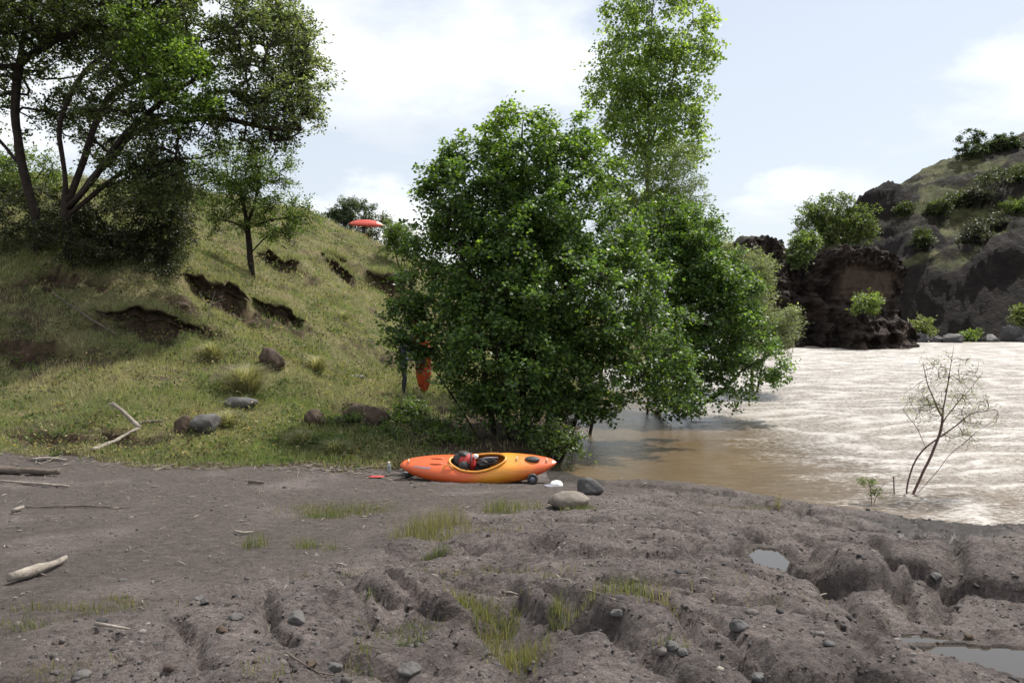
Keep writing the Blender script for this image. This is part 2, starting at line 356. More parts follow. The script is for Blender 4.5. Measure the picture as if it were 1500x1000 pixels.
def hit(px, py, fn=None, d0=2.6, d1=110):
    fn = fn or base
    d = np.geomspace(d0, d1, 700); a = P(px, py, 1.0); 
    xs = a[0] * d; zs = HC + (a[2] - HC) * d
    below = zs < fn(xs, d); i = int(np.argmax(below)) if below.any() else len(d) - 1
    i = max(i, 1); lo_, hi_ = d[i - 1], d[i]
    for _ in range(14):
        m_ = 0.5 * (lo_ + hi_)
        if HC + (a[2] - HC) * m_ < float(fn(np.array([a[0] * m_]), np.array([m_]))[0]): hi_ = m_
        else: lo_ = m_
    return np.array([a[0] * hi_, hi_, HC + (a[2] - HC) * hi_])

GROOVES = [  # photo path on the shelf, half width m, depth m
    ([(398, 866), (388, 900), (398, 938), (425, 968)], .055, .15), ([(545, 846), (600, 882), (642, 908)], .06, .12), ([(468, 880), (480, 916), (508, 936)], .05, .09),
    ([(508, 862), (530, 900), (548, 915)], .05, .10), ([(252, 922), (285, 965), (300, 1000)], .06, .12), ([(655, 878), (700, 892), (738, 935), (775, 1000)], .17, .17),
    ([(540, 925), (600, 960), (640, 1000)], .30, .09), ([(812, 893), (845, 930), (905, 958), (960, 975)], .10, .17), ([(760, 850), (840, 872), (930, 872), (1010, 885)], .10, .12),
    ([(940, 893), (990, 930), (1010, 965)], .08, .14), ([(1010, 925), (1060, 955), (1120, 1000)], .07, .12), ([(1105, 795), (1150, 822), (1190, 838), (1235, 895), (1300, 922)], .16, .26),
    ([(1300, 922), (1380, 935), (1450, 955), (1540, 975)], .30, .24), ([(1275, 815), (1318, 868), (1345, 905)], .11, .20), ([(1180, 752), (1250, 778), (1300, 800)], .14, .12),
    ([(1395, 800), (1398, 850), (1370, 905)], .14, .22), ([(580, 830), (650, 790), (720, 768), (800, 758)], .20, .12), ([(1060, 905), (1130, 905), (1210, 930), (1290, 1000)], .10, .12),
    ([(860, 925), (930, 985), (960, 1000)], .07, .12), ([(700, 830), (790, 835), (850, 850)], .12, .10), ([(1115, 765), (1160, 760), (1240, 752)], .10, .12),
    ([(640, 842), (700, 860), (800, 876)], .08, .10), ([(1010, 800), (1080, 860), (1150, 890), (1210, 905)], .07, .08), ([(330, 868), (430, 845), (540, 832)], .06, .05), ([(0, 925), (100, 905), (200, 880)], .12, .05)]
PITS = [(962, 784, .26, .20, .20), (893, 771, .24, .10, .14), (1052, 826, .20, .14, .20), (955, 805, .25, .07, .08), (790, 808, .26, .16, .17), (720, 762, .20, .12, .12), (1335, 880, .10, .07, .06),
        (1130, 817, .22, .30, .26), (1430, 957, .50, .22, .40), (905, 862, .28, .13, .16), (1080, 742, .20, .10, .08), (560, 850, .10, .10, .08), (850, 945, .25, .12, .12), (500, 750, .8, .5, .06), (1350, 925, .18, .08, .08)]
DOMES = [  # photo position, half length and half width m, plan angle, height m
    (1110, 880, .62, .42, -50, .17), (1245, 845, .34, .30, -60, .30), (1300, 818, .45, .32, -60, .25), (1170, 792, .62, .34, 0, .17), (1305, 782, .60, .36, -20, .16), (1215, 752, .95, .38, 0, .13), (1450, 850, .75, .55, -60, .30), (1490, 800, .9, .6, 0, .22),
    (1000, 790, .85, .50, -20, .12), (840, 795, .80, .50, -20, .15), (890, 912, .52, .24, -50, .22), (1000, 885, .55, .28, -50, .15), (590, 868, .40, .17, -60, .14), (448, 905, .46, .26, -65, .15), (505, 888, .36, .13, -62, .12), (560, 963, .36, .12, -15, .13), (640, 880, .50, .15, -58, .15),
    (330, 950, .60, .42, -50, .12), (150, 955, .55, .40, -20, .08), (1050, 955, .55, .22, -50, .20), (1175, 955, .55, .26, -50, .18), (1300, 985, .50, .20, -20, .08), (765, 862, .40, .14, -20, .10), (935, 975, .45, .16, -45, .14), (700, 800, .65, .32, 0, .10), (1380, 786, .45, .28, -20, .20), (1050, 722, 1.4, .42, -10, .12), (900, 760, .7, .3, 0, .10), (250, 985, .5, .3, -60, .09), (680, 985, .4, .2, -60, .10), (840, 995, .4, .2, -50, .12)]
def _hp(px, py): return hit(px, py)[:2]
GR = [(np.array([_hp(*p) for p in pl]), wd * (.62 if wd < .15 else .8), dp * .62) for pl, wd, dp in GROOVES]
PT = [(_hp(a, b), rx * .85, ry * .85, dp * .7) for a, b, rx, ry, dp in PITS]
DM = [(_hp(a, b), rx * 1.28, ry * 1.28, math.radians(an), h * .80) for a, b, rx, ry, an, h in DOMES]
POOLS = [(_hp(1130, 816), .20, .42, -.05, .10), (_hp(1435, 958), .44, .22, -.05, .12), (_hp(1352, 927), .16, .07, -.05, .05)]
SCARPS = [  # photo position of the lip, half width m, height m, tilt of the lip
    (225, 468, 1.6, .45, -.15), (320, 432, 1.3, .65, -.30), (415, 462, 1.2, .35, -.15), (410, 384, 1.3, .55, -.25), (568, 415, 1.6, 1.3, 0), (500, 398, 1.0, .5, -.1), (540, 605, 1.0, .45, 0), (60, 505, 1.3, .35, .0), (270, 448, .6, .3, 0), (490, 385, 1.0, .4, -.2), (100, 400, 1.4, .3, -.1), (560, 525, 1.0, .3, 0), (95, 638, .9, .12, 0), (210, 640, .8, .12, 0)]
SCW = [(hit(a, b), wd * 1.1, h * 1.35, tl) for a, b, wd, h, tl in SCARPS]
def pxof(x, y): return 750 + F * x / np.maximum(y, 0.5)
def rockmask(x, y):
    pb = np.interp(y, [0, 3, 5, 6, 7.5, 9, 11, 13, 14], [-400, -100, 120, 330, 560, 640, 880, 1100, 1500])
    return sstep(-60, 140, pxof(x, y) - pb + 60 * noise(x * 1.3, y * 1.3, 5)) * sstep(14.5, 13, y)
def bankline(x): return np.interp(x, [-40, -9, -6, -3.2, -2.2, -1.2, 0.3, 1.6, 4, 40], [13.0, 13.6, 13.6, 13.6, 13.9, 14.6, 15.6, 16.6, 17, 17])
def bankmask(x, y): return sstep(-.25, .35, y - bankline(x) + 0.7 * noise(x * .9, y * .9, 3) + .22 * noise(x * 4, y * 4, 4))
def segdist(x, y, pl):
    best = np.full(x.shape, 1e9)
    for a, b in zip(pl[:-1], pl[1:]):
        ab = b - a; t = np.clip(((x - a[0]) * ab[0] + (y - a[1]) * ab[1]) / (ab @ ab), 0, 1)
        best = np.minimum(best, (x - a[0] - t * ab[0]) ** 2 + (y - a[1] - t * ab[1]) ** 2)
    return np.sqrt(best)
def near_detail(x, y):
    wx = x + .05 * noise(x * 3, y * 3, 21) + .02 * noise(x * 11, y * 11, 22); wy = y + .05 * noise(x * 3, y * 3, 23) + .02 * noise(x * 11, y * 11, 24)
    m = rockmask(x, y); z = np.zeros(x.shape)
    u = (wx * .45 - wy * .89); v = (wx * .89 + wy * .45)
    bil = np.abs(noise(u * .55, v * 1.5, 31)) * 1.6 + .55 * np.abs(noise(u * 1.3 + 4, v * 3.1, 32))
    z += m * .030 * (np.minimum(bil, .95) - .35)
    dome = np.zeros(x.shape)
    for c, rx, ry, an, h in DM:
        ca_, sa_ = math.cos(an), math.sin(an); dx, dy = wx - c[0], wy - c[1]
        r = (np.abs(dx * ca_ + dy * sa_) / rx) ** 2.5 + (np.abs(-dx * sa_ + dy * ca_) / ry) ** 2.5
        dome = np.maximum(dome, h * np.clip(1 - r, 0, 1) ** .30)
    z += dome
    cut = np.zeros(x.shape)
    for pl, wd, dp in GR:
        s = segdist(wx, wy, pl) / wd; cut = np.maximum(cut, dp * np.exp(-np.abs(s) ** 2.6))
    for c, rx, ry, h in PT:
        r = ((wx - c[0]) / rx) ** 2 + ((wy - c[1]) / ry) ** 2; cut = np.maximum(cut, h * np.exp(-r ** 2))
    z -= cut
    z += (.008 + .008 * m) * fbm(x * 4.5, y * 4.5, 4, 41, .6) + (.004 + .007 * m) * fbm(x * 21, y * 21, 2, 51, .6)
    z -= m * .060 * sstep(.04, .0, np.abs(noise(wx * 1.15 + 3, wy * 1.15, 55))) * sstep(-.2, .2, noise(x * .6, y * .6, 56)) + m * .035 * sstep(.05, .0, np.abs(noise(u * .9, v * 2.6, 53))) * sstep(-.1, .2, noise(x * .9 + 5, y * .9, 54))
    z -= m * .014 * sstep(.42, .6, noise(wx * 5.5, wy * 5.5, 57)) + m * .014 * sstep(.3, .5, noise(wx * 13, wy * 13, 58))
    return z, cut
def hill_detail(x, y):
    z = .17 * fbm(x * .42, y * .42, 4, 61, .55) * np.clip((y - 12) / 10, .35, 2.0) + .10 * np.abs(noise(x * 1.7, y * 1.7, 65)) * np.clip((y - 13) / 6, .3, 1.5)
    soil = np.zeros(x.shape)
    for c, wd, h, tl in SCW:
        e_ = .6; g0 = base(np.array([c[0] - e_, c[0] + e_, c[0], c[0]]), np.array([c[1], c[1], c[1] - e_, c[1] + e_])); dn = np.array([g0[0] - g0[1], g0[2] - g0[3] - .15]); dn[1] -= .25 * abs(dn[0]); dn /= np.linalg.norm(dn) + 1e-9
        al = np.array([-dn[1], dn[0]])
        u = (x - c[0]) * al[0] + (y - c[1]) * al[1]; vv = (x - c[0]) * dn[0] + (y - c[1]) * dn[1]; sel = (np.abs(u) < wd * 2.2) & (np.abs(vv) < 6)
        if not sel.any(): continue
        uu = u[sel]; v = vv[sel] + .45 * noise(uu * .9 + c[0], vv[sel] * .3, 71) + .16 * noise(uu * 2.6, vv[sel], 72)
        g = np.exp(-np.abs(uu / wd) ** 3) * (.75 + .5 * noise(uu * 1.1 + 5, uu * 0 + c[1], 76))
        prof = sstep(-.03, .13, v) * np.exp(-np.maximum(v - .2, 0) / (1.3 * h + .5))
        z[sel] -= h * g * prof
        z[sel] += .28 * h * g * np.exp(-(np.minimum(v + .2, 0) / .5) ** 2) * (v < -.0)
        soil[sel] = np.maximum(soil[sel], g * sstep(-.05, .05, v) * sstep(1.2 * h + .75, .35 * h + .15, v))
    z += soil * (.10 * fbm(x * 2.6, y * 2.6, 3, 73, .65)); soil = sstep(.30, .62, soil + .28 * noise(x * 2.2, y * 2.2, 74) + .12 * noise(x * 7, y * 7, 75))
    return z, soil
def height(x, y, full=False):
    x = np.asarray(x, float); y = np.asarray(y, float); sh = x.shape
    x = x.ravel(); y = y.ravel()
    z = base(x, y); bm = bankmask(x, y); cut = np.zeros(x.shape); soil = np.zeros(x.shape)
    nr = (y < 17.5) & (y > .5) & (np.abs(x) < 14)
    if nr.any():
        dz, ct = near_detail(x[nr], y[nr]); z[nr] += dz * (1 - bm[nr]); cut[nr] = ct * (1 - bm[nr])
        for c, rx, ry, lv, dp in POOLS:
            r = ((x[nr] - c[0]) / rx) ** 2 + ((y[nr] - c[1]) / ry) ** 2 + .55 * noise(x[nr] * 4, y[nr] * 4, 59) + .25 * noise(x[nr] * 11, y[nr] * 11, 60); L_ = float(base(c[0:1], c[1:2])[0]) + lv
            zn = np.where(r < 1.6, np.minimum(z[nr], L_ + dp * (r - 1)), z[nr]); z[nr] = np.where((r > 1.02) & (r < 1.75), np.maximum(zn, L_ + .012), zn); cut[nr] = np.where(r < 1.8, np.maximum(cut[nr], .13), cut[nr])
    hl = bm > 0
    if hl.any():
        dz, so = hill_detail(x[hl], y[hl]); z[hl] += dz * bm[hl]; soil[hl] = so
    if full: return z.reshape(sh), bm.reshape(sh), cut.reshape(sh), soil.reshape(sh)
    return z.reshape(sh)
def gz(x, y): return float(height(np.array([float(x)]), np.array([float(y)]))[0])
def on(px, py):
    p = hit(px, py, height); return p

gx = tens([(-420, 60), (-60, 2.0), (-32, .5), (-16, .15), (-7, .075), (-4.2, .032), (4.5, .032), (7.5, .055), (10, .3), (30, 1.5), (100, 5), (420, 60)])
gy = tens([(-60, 10), (0, 1.0), (2.4, .06), (3.0, .022), (6, .028), (13, .05), (20, .09), (32, .17), (62, .4), (75, 1.5), (150, 6), (500, 60)])
GX, GY = np.meshgrid(gx, gy)
GZ, GB, GC, GS = height(GX, GY, True)
nx, ny = len(gx), len(gy)
ii = np.arange(ny - 1)[:, None] * nx + np.arange(nx - 1)[None, :]
quads = np.stack([ii, ii + 1, ii + nx + 1, ii + nx], -1).reshape(-1, 4)
GV = np.stack([GX, GY, GZ], -1).reshape(-1, 3)
bmf = GB.ravel(); isb = bmf[quads].mean(1) > 0.5
far = GY.ravel()[quads].mean(1) > 17
def sub(name, sel, mat, at):
    q = quads[sel]; u, inv = np.unique(q, return_inverse=True)
    me = mesh_np(name, GV[u], inv.reshape(-1, 4), mat, True, {k: v[u] for k, v in at.items()})
    return tag(link(name, me), kind='structure')
pA, pB = on(1130, 817), on(1430, 957)
rm = rockmask(GX, GY)
soilA = np.clip((1 - rm) * sstep(-.35, .3, noise(GX * .8, GY * .8, 81) + .25) + sstep(.07, .15, GC) * (.75), 0, 1)
wet = sstep(.34, .14, GZ + .05 * noise(GX * 3, GY * 3, 82)) * (GX > .6)
wr = hit(1375, 785)[:2]; wet = np.maximum(wet, sstep(1.5, .95, np.sqrt(((GX - wr[0]) / .85) ** 2 + ((GY - wr[1]) / .7) ** 2) + .25 * noise(GX * 4, GY * 4, 83)))
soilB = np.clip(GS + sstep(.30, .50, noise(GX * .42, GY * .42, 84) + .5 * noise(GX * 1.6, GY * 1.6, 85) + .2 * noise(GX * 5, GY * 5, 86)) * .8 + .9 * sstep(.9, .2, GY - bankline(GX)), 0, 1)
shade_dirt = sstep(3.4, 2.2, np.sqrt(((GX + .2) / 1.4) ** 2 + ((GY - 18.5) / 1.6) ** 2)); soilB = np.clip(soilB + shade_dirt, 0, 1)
sub('rock_shelf', ~isb, M['shelf'], {'soil': soilA.ravel(), 'wet': wet.ravel()})
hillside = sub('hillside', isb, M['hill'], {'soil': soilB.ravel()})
LIPG = []
def earth_ledge(c, wd, h, seed):
    e_ = .6; g0 = base(np.array([c[0] - e_, c[0] + e_, c[0], c[0]]), np.array([c[1], c[1], c[1] - e_, c[1] + e_])); dn = np.array([g0[0] - g0[1], g0[2] - g0[3] - .15]); dn[1] -= .25 * abs(dn[0]); dn /= np.linalg.norm(dn) + 1e-9; al = np.array([-dn[1], dn[0]])
    u = np.linspace(-wd * 1.15, wd * 1.15, 46); tp = np.clip(1 - (np.abs(u) / (wd * 1.15)) ** 3, 0, 1)
    v0 = -(.45 * noise(u * .9 + c[0], u * 0, 71) + .16 * noise(u * 2.6, u * 0, 72)); out = (.16 + .34 * h) * tp * (1 + .5 * noise(u * 1.7 + seed, u * 0 + 3, 77)); hh = h * tp * (.85 + .3 * noise(u * 1.3, u * 0 + seed, 78))
    def at(v): return c[0] + al[0] * u + dn[0] * v, c[1] + al[1] * u + dn[1] * v
    xb, yb = at(v0 - .55); zb = height(xb, yb); xt, yt = at(v0 - .2); zt = height(xt, yt) + .05 * tp
    jg = lambda a, k: a * noise(u * 4.5 + k, u * 0 + k, 79)
    rows = [(v0 - .55, zb - .05, 0), (v0 - .2, zt + .03, 0), (v0 + out * .55, zt + .02 * tp + jg(.04, 1), 0), (v0 + out + jg(.06, 2), zt - .06 * tp + jg(.05, 3), .3), (v0 + out * .8 + jg(.05, 4), zt - .20 * hh - .05, 1), (v0 + .02 + jg(.05, 5), zt - .36 * hh - .05, 1), (v0 - .02 + jg(.05, 6), zt - .65 * hh, 1), (v0 + .12 + jg(.05, 7), zt - 1.05 * hh - .05, 1)]
    V, so = [], []
    for v, z, k in rows:
        x_, y_ = at(v); V.append(np.stack([x_, y_, z], -1)); so.append(np.full(len(u), float(k)))
    V = np.array(V); n_, m_ = V.shape[:2]; i_ = np.arange(n_ - 1)[:, None] * m_ + np.arange(m_ - 1)[None, :]
    link('earth_ledge', mesh_np('earth_ledge', V.reshape(-1, 3), np.stack([i_, i_ + 1, i_ + m_ + 1, i_ + m_], -1).reshape(-1, 4), M['hill'], True, {'soil': np.concatenate(so)}), hillside)
    k = int(800 * wd); j = RNG.integers(1, m_ - 1, k); f_ = RNG.random(k)[:, None]; f2 = RNG.random(k)[:, None]
    LIPG.append((V[1][j] * (1 - f_) + V[3][j] * f_) * (1 - .5 * f2) + .5 * f2 * (V[1][j + 1] * (1 - f_) + V[3][j + 1] * f_))
for k_ in (0, 1, 2, 3, 4, 5, 9): earth_ledge(SCW[k_][0], SCW[k_][1] * .72, SCW[k_][2] * (.6 if k_ != 4 else .95), k_)

# ------------------------------------------------------------------ river and puddles
wx_ = tens([(-3, .25), (1, .10), (8, .10), (14, .2), (40, .5), (130, 4)]); wy_ = tens([(2, .4), (8, .1), (14, .09), (30, .2), (90, .6), (150, 4)])
WX, WY = np.meshgrid(wx_, wy_)
calm = sstep(0.5, 3.2, np.hypot(np.maximum(0, WX - 1.5) * .8, np.maximum(0, 0 * WX)) + np.maximum(0, (WY - 30) / 20)) 
A_ = WX * .85 + WY * .25 + .8 * noise(WX * .25, WY * .25, 90); B_ = WY * .9 - WX * .2 + .8 * noise(WX * .22, WY * .22, 91)
wv = .10 * (1 - np.abs(noise(A_ * .35, B_ * .75, 92)) * 2) + .07 * (1 - np.abs(noise(A_ * .9, B_ * 1.5, 93)) * 2) + .03 * noise(A_ * 2.4, B_ * 3.2, 94)
big_ = .14 * noise(A_ * .11, B_ * .2, 95)
rap = sstep(16, 60, WY)
wz = (.10 + .9 * calm) * (wv * (.26 + .25 * rap) - .03) + big_ * calm
foam_glare = .20 * np.clip((wv - .07) / .08, 0, 1) * (.2 + .8 * sstep(2.0, 7.5, WX)) * calm + .52 * sstep(1.0, 9.0, WX + .12 * (WY - 14) + 1.2 * noise(WX * .3, WY * .3, 96)) * calm + .12 * rap  # crests are foam; broad whitening to the right is painted silver glare
shore = sstep(.55, .0, np.abs(base(WX, WY) + .06)) * (WX > 2.2); foam_glare = np.clip(foam_glare + .08 * shore, 0, 1)
nxw, nyw = len(wx_), len(wy_); iw = np.arange(nyw - 1)[:, None] * nxw + np.arange(nxw - 1)[None, :]
qw = np.stack([iw, iw + 1, iw + nxw + 1, iw + nxw], -1).reshape(-1, 4)
tag(link('river', mesh_np('river', np.stack([WX, WY, wz], -1).reshape(-1, 3), qw, M['water'], True, {'foam_glare': foam_glare.ravel()})), kind='structure')
mp_, tp_, bp_ = mat_new('puddle_water')
bp_.inputs['Base Color'].default_value = (0.045, 0.038, 0.03, 1); bp_.inputs['Roughness'].default_value = 0.03; bp_.inputs['IOR'].default_value = 1.5
bump(tp_, bp_, tex_noise(tp_, 6, 2), 0.05, 0.01)
def puddle(c, rx, ry, lev, name='puddle'):
    th = np.linspace(0, 2 * math.pi, 41)[:-1]; rr = 1 + .12 * np.sin(3 * th + 1) + .08 * np.sin(5 * th)
    v = [np.array([0, 0, 0.])] + [np.array([rx * r * math.cos(a), ry * r * math.sin(a), 0]) for r, a in zip(rr, th)]
    t = [(0, i + 1, (i + 1) % 40 + 1) for i in range(40)]
    o = link(name, mesh_np(name, np.array(v), np.array(t), mp_, True), loc=(c[0], c[1], lev)); tag(o, kind='structure')
for c, rx, ry, lv, dp in POOLS: puddle(c, rx * 1.25, ry * 1.25, float(base(c[0:1], c[1:2])[0]) + lv)

# ------------------------------------------------------------------ far bank: cliff and canyon hillside
RC = [P(*c) for c in [(1280, 500, 92), (1330, 499, 91), (1400, 498, 89), (1500, 494, 86), (1650, 500, 78), (1320, 405, 95), (1385, 398, 94), (1500, 402, 91), (1650, 400, 83),
      (1330, 345, 103), (1400, 335, 104), (1500, 312, 102), (1650, 300, 95), (1270, 301, 114), (1330, 271, 117), (1400, 239, 117), (1440, 224, 118), (1500, 214, 118), (1700, 185, 112),
      (1240, 360, 114), (1205, 430, 114), (1150, 470, 114), (1255, 320, 114), (1260, 420, 104), (1200, 470, 104), (1260, 370, 108)]]
RC += [np.array(c, float) for c in [(66, 150, 20), (90, 150, 34), (120, 120, 40), (120, 80, 22), (100, 60, 3), (45, 150, 3), (30, 140, 1), (25, 110, 2), (75, 68, 0.5)]]
RFIT = _tps_fit(np.array(RC), 1e-3)
def canyon_h(x, y):
    z = _tps_eval(RFIT, x, y) 
    k = z - .36 * (x - 40) + 1.6 * noise(x * .07, y * .07, 107)
    led = sstep(.14, .26, noise(x * .055 + 3, k * .26, 108)); led2 = sstep(.12, .24, noise(x * .13, k * .55 + 5, 109))
    f_ = sstep(5, 9, z)
    w_ = (1.3 * led + .8 * led2) * f_ * sstep(27, 18, z) * sstep(30, 24, z * 0 + z)
    return z + w_ + .55 * fbm(x * .10, y * .10, 4, 101) + (.55 - .2 * f_) * np.abs(fbm(x * .33, y * .33, 4, 103, .65)) + .24 * fbm(x * .9, y * .9, 3, 104, .6)
def canyon_rock(x, y):
    z = _tps_eval(RFIT, x, y); k = z - .36 * (x - 40) + 1.6 * noise(x * .07, y * .07, 107)
    return np.maximum(sstep(.04, .11, noise(x * .055 + 3, k * .26, 108)), .9 * sstep(.06, .14, noise(x * .13, k * .55 + 5, 109)))
cx_ = np.arange(26, 122, .42); cyy_ = np.arange(76, 152, .42); CX, CY = np.meshgrid(cx_, cyy_)
CZ = canyon_h(CX, CY)
gy_, gx_ = np.gradient(CZ, .42); sl = np.hypot(gx_, gy_)
def blur(a, n=2):
    for _ in range(n): a = (a + np.roll(a, 1, 0) + np.roll(a, -1, 0) + np.roll(a, 1, 1) + np.roll(a, -1, 1)) / 5
    return a
grs = (1 - canyon_rock(CX, CY)) * sstep(1.7, 1.1, blur(sl, 2)) * sstep(7.5, 9.5, CZ + 1.8 * noise(CX * .2, CY * .2, 106)) * (.55 + .45 * sstep(-.2, .2, noise(CX * .5, CY * .5, 105)))
nxc, nyc = len(cx_), len(cyy_); ic = np.arange(nyc - 1)[:, None] * nxc + np.arange(nxc - 1)[None, :]
qc = np.stack([ic, ic + 1, ic + nxc + 1, ic + nxc], -1).reshape(-1, 4)
tag(link('canyon_hillside', mesh_np('canyon_hillside', np.stack([CX, CY, CZ], -1).reshape(-1, 3), qc, M['canyon'], True, {'grass': grs.ravel(), 'tan': 0 * grs.ravel()})), kind='structure')

def cliff():
    D = 71.0; m = 210; t = np.linspace(0, 1, m); tf = np.minimum(t / .86, 1); wrap = np.maximum(t - .86, 0) / .14
    topn = np.interp(tf, [0, .07, .18, .26, .32, .40, .50, .60, .72, .82, .90, .96, 1], [356, 350, 345, 352, 356, 364, 373, 364, 360, 365, 369, 375, 383])
    topz = HC + (460 - topn) / F * D + .35 * noise(t * 26, t * 0, 111) + .20 * noise(t * 80, t * 0, 112) - 1.6 * wrap
    vs_ = np.linspace(-.06, 1, 120); pts = []; tan = []
    fr = np.interp(tf, [0, .28, .34, .44, .56, .64, .93, 1], [.6, .6, -2.0, -2.8, -1.0, .7, .4, -.4])
    lowt = np.interp(tf, [0, .2, .32, .5, .62, .8, .92, 1], [2.2, 3.6, 4.8, 4.4, 3.2, 2.5, 2.3, 1.7])
    for v in vs_:
        z = v * topz; pyv = 460 - (z.mean() - HC) * F / D
        xr = np.interp(pyv, [360, 380, 400, 440, 470, 490, 515], [1318, 1330, 1326, 1314, 1330, 1340, 1336])
        us = 1080 + (xr - 1080) * tf + 3 * noise(t * 0 + v * 9, t * 0 + 2.2, 110) * tf
        q = us * .035 + wrap * 3
        zl = z + .7 * noise(q * 1.2, z * .3, 113)
        low = sstep(.7, -.3, zl - lowt) * (2.4 + 1.5 * noise(q, z * .2, 114)) * (1 - .6 * wrap) + sstep(.3, -.2, zl - lowt * .45) * (1.1 + .8 * noise(q * 1.7, z * .4, 123))
        under = -1.3 * np.exp(-((z - .6) / .5) ** 2) * sstep(.5, .68, tf)
        cap = .9 * sstep(.81, .85, v + .03 * noise(q * 3, z * 0, 124)) * sstep(.5, .6, tf)
        smooth_ = sstep(.57, .64, tf) * sstep(1.0, .9, tf) * sstep(.44, .52, v) * sstep(.83, .79, v) * (wrap <= 0)
        n1_ = noise(q * .9, z * .45, 117); n2_ = noise(q * 2.3 + 7, z * 1.1, 118)
        blk = .95 * np.round(2.2 * n1_ + .4 * n2_) / 2.2 + .45 * np.round(2.5 * n2_ + .5 * noise(q * 6, z * 2.5, 125)) / 2.5
        rough = blk + .5 * np.abs(fbm(q * 1.5, z * .8, 3, 119, .6)) + .22 * fbm(q * 6, z * 3, 3, 126, .6)
        strata = .18 * noise(q * .4, z * 1.9, 115) + .12 * noise(q * .6, z * 4.5, 116)
        y = D - fr - low - under - cap - strata - rough * (1 - .85 * smooth_) + 1.4 * v + 9 * wrap ** 1.3
        X = (us - 750) / F * D + .8 * wrap + .6 * rough * wrap
        pts.append(np.stack([X * (.5 + .5 * np.minimum(y, D + 2) / D), y, z], -1)); tan.append(np.clip(.85 * smooth_ + .6 * sstep(.2, .5, noise(q * 1.2, z * .5, 127)) * sstep(.55, .3, v), 0, 1))
    last = pts[-1]; cy0 = last[:, 1].min()
    for k in range(1, 14):
        tt = k / 13; y = np.maximum(last[:, 1], last[:, 1] + (82 - last[:, 1]) * tt)
        pts.append(np.stack([last[:, 0] - 1.5 * wrap * tt * 3, y, last[:, 2] + .5 * tt + .5 * fbm(last[:, 0] * .5, y * .5, 3, 120) * min(1, k / 3) - 2.5 * tt ** 3], -1)); tan.append(0 * t)
    V = np.array(pts); n, m = V.shape[:2]; i = np.arange(n - 1)[:, None] * m + np.arange(m - 1)[None, :]
    qd = np.stack([i, i + 1, i + m + 1, i + m], -1).reshape(-1, 4)
    g = np.zeros((n, m)); g[121:] = .7 * sstep(0, .3, noise(V[121:, :, 0] * .4, V[121:, :, 1] * .4, 121) + .2)
    tag(link('rock_cliff', mesh_np('rock_cliff', V.reshape(-1, 3), qd, M['cliff'], False, {'tan': np.array(tan).ravel(), 'grass': g.ravel()})), kind='structure')
cliff()

# ------------------------------------------------------------------ trees
def leaves(pos, size, aspect, rng, cols, droop=.25, up=.55, outward=None, fold=.25):
    n = len(pos)
    a = rng.normal(size=(n, 3)); a[:, 2] = a[:, 2] * .5 - droop
    if outward is not None: a += outward * .8
    a /= np.linalg.norm(a, axis=1, keepdims=True) + 1e-9
    nr = rng.normal(size=(n, 3)); nr[:, 2] = np.abs(nr[:, 2]) + up
    s = np.cross(a, nr); s /= np.linalg.norm(s, axis=1, keepdims=True) + 1e-9
    u = np.cross(s, a)
    sz = size * rng.uniform(.65, 1.3, n)[:, None]
    wd = sz * aspect * .5
    mid = pos + a * sz * .45 + u * sz * fold * .35
    V = np.stack([pos, mid + s * wd - u * sz * fold * .3, pos + a * sz, mid - s * wd - u * sz * fold * .3], 1)
    i = np.arange(n)[:, None] * 4
    q = np.concatenate([i, i + 1, i + 2, i + 3], 1)
    return V.reshape(-1, 3), np.vstack([q[:, [0, 1, 2]], q[:, [0, 2, 3]]]), np.repeat(cols, 4, 0)
def palette(pal, n, rng, spread=.18):
    pal = np.array(pal); k = rng.random(n) * (len(pal) - 1); i = k.astype(int); f = (k - i)[:, None]
    c = pal[i] * (1 - f) + pal[np.minimum(i + 1, len(pal) - 1)] * f
    return c * np.exp(rng.normal(0, spread, n))[:, None]
def ell(px, py, d, rpx, rpy, ry, wgt=1.0, tint=(1, 1, 1)):
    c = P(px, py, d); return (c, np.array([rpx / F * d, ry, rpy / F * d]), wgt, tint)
def jag(pts, step, amp, rng):
    pts = np.asarray(pts, float); out = [pts[0]]
    for a, b in zip(pts[:-1], pts[1:]):
        n = max(1, int(np.linalg.norm(b - a) / step))
        for k in range(1, n + 1): out.append(a + (b - a) * k / n + (rng.normal(0, amp, 3) if k < n else 0))
    out = np.array(out)
    if len(out) > 4: out[1:-1] = .25 * out[:-2] + .5 * out[1:-1] + .25 * out[2:]
    return out
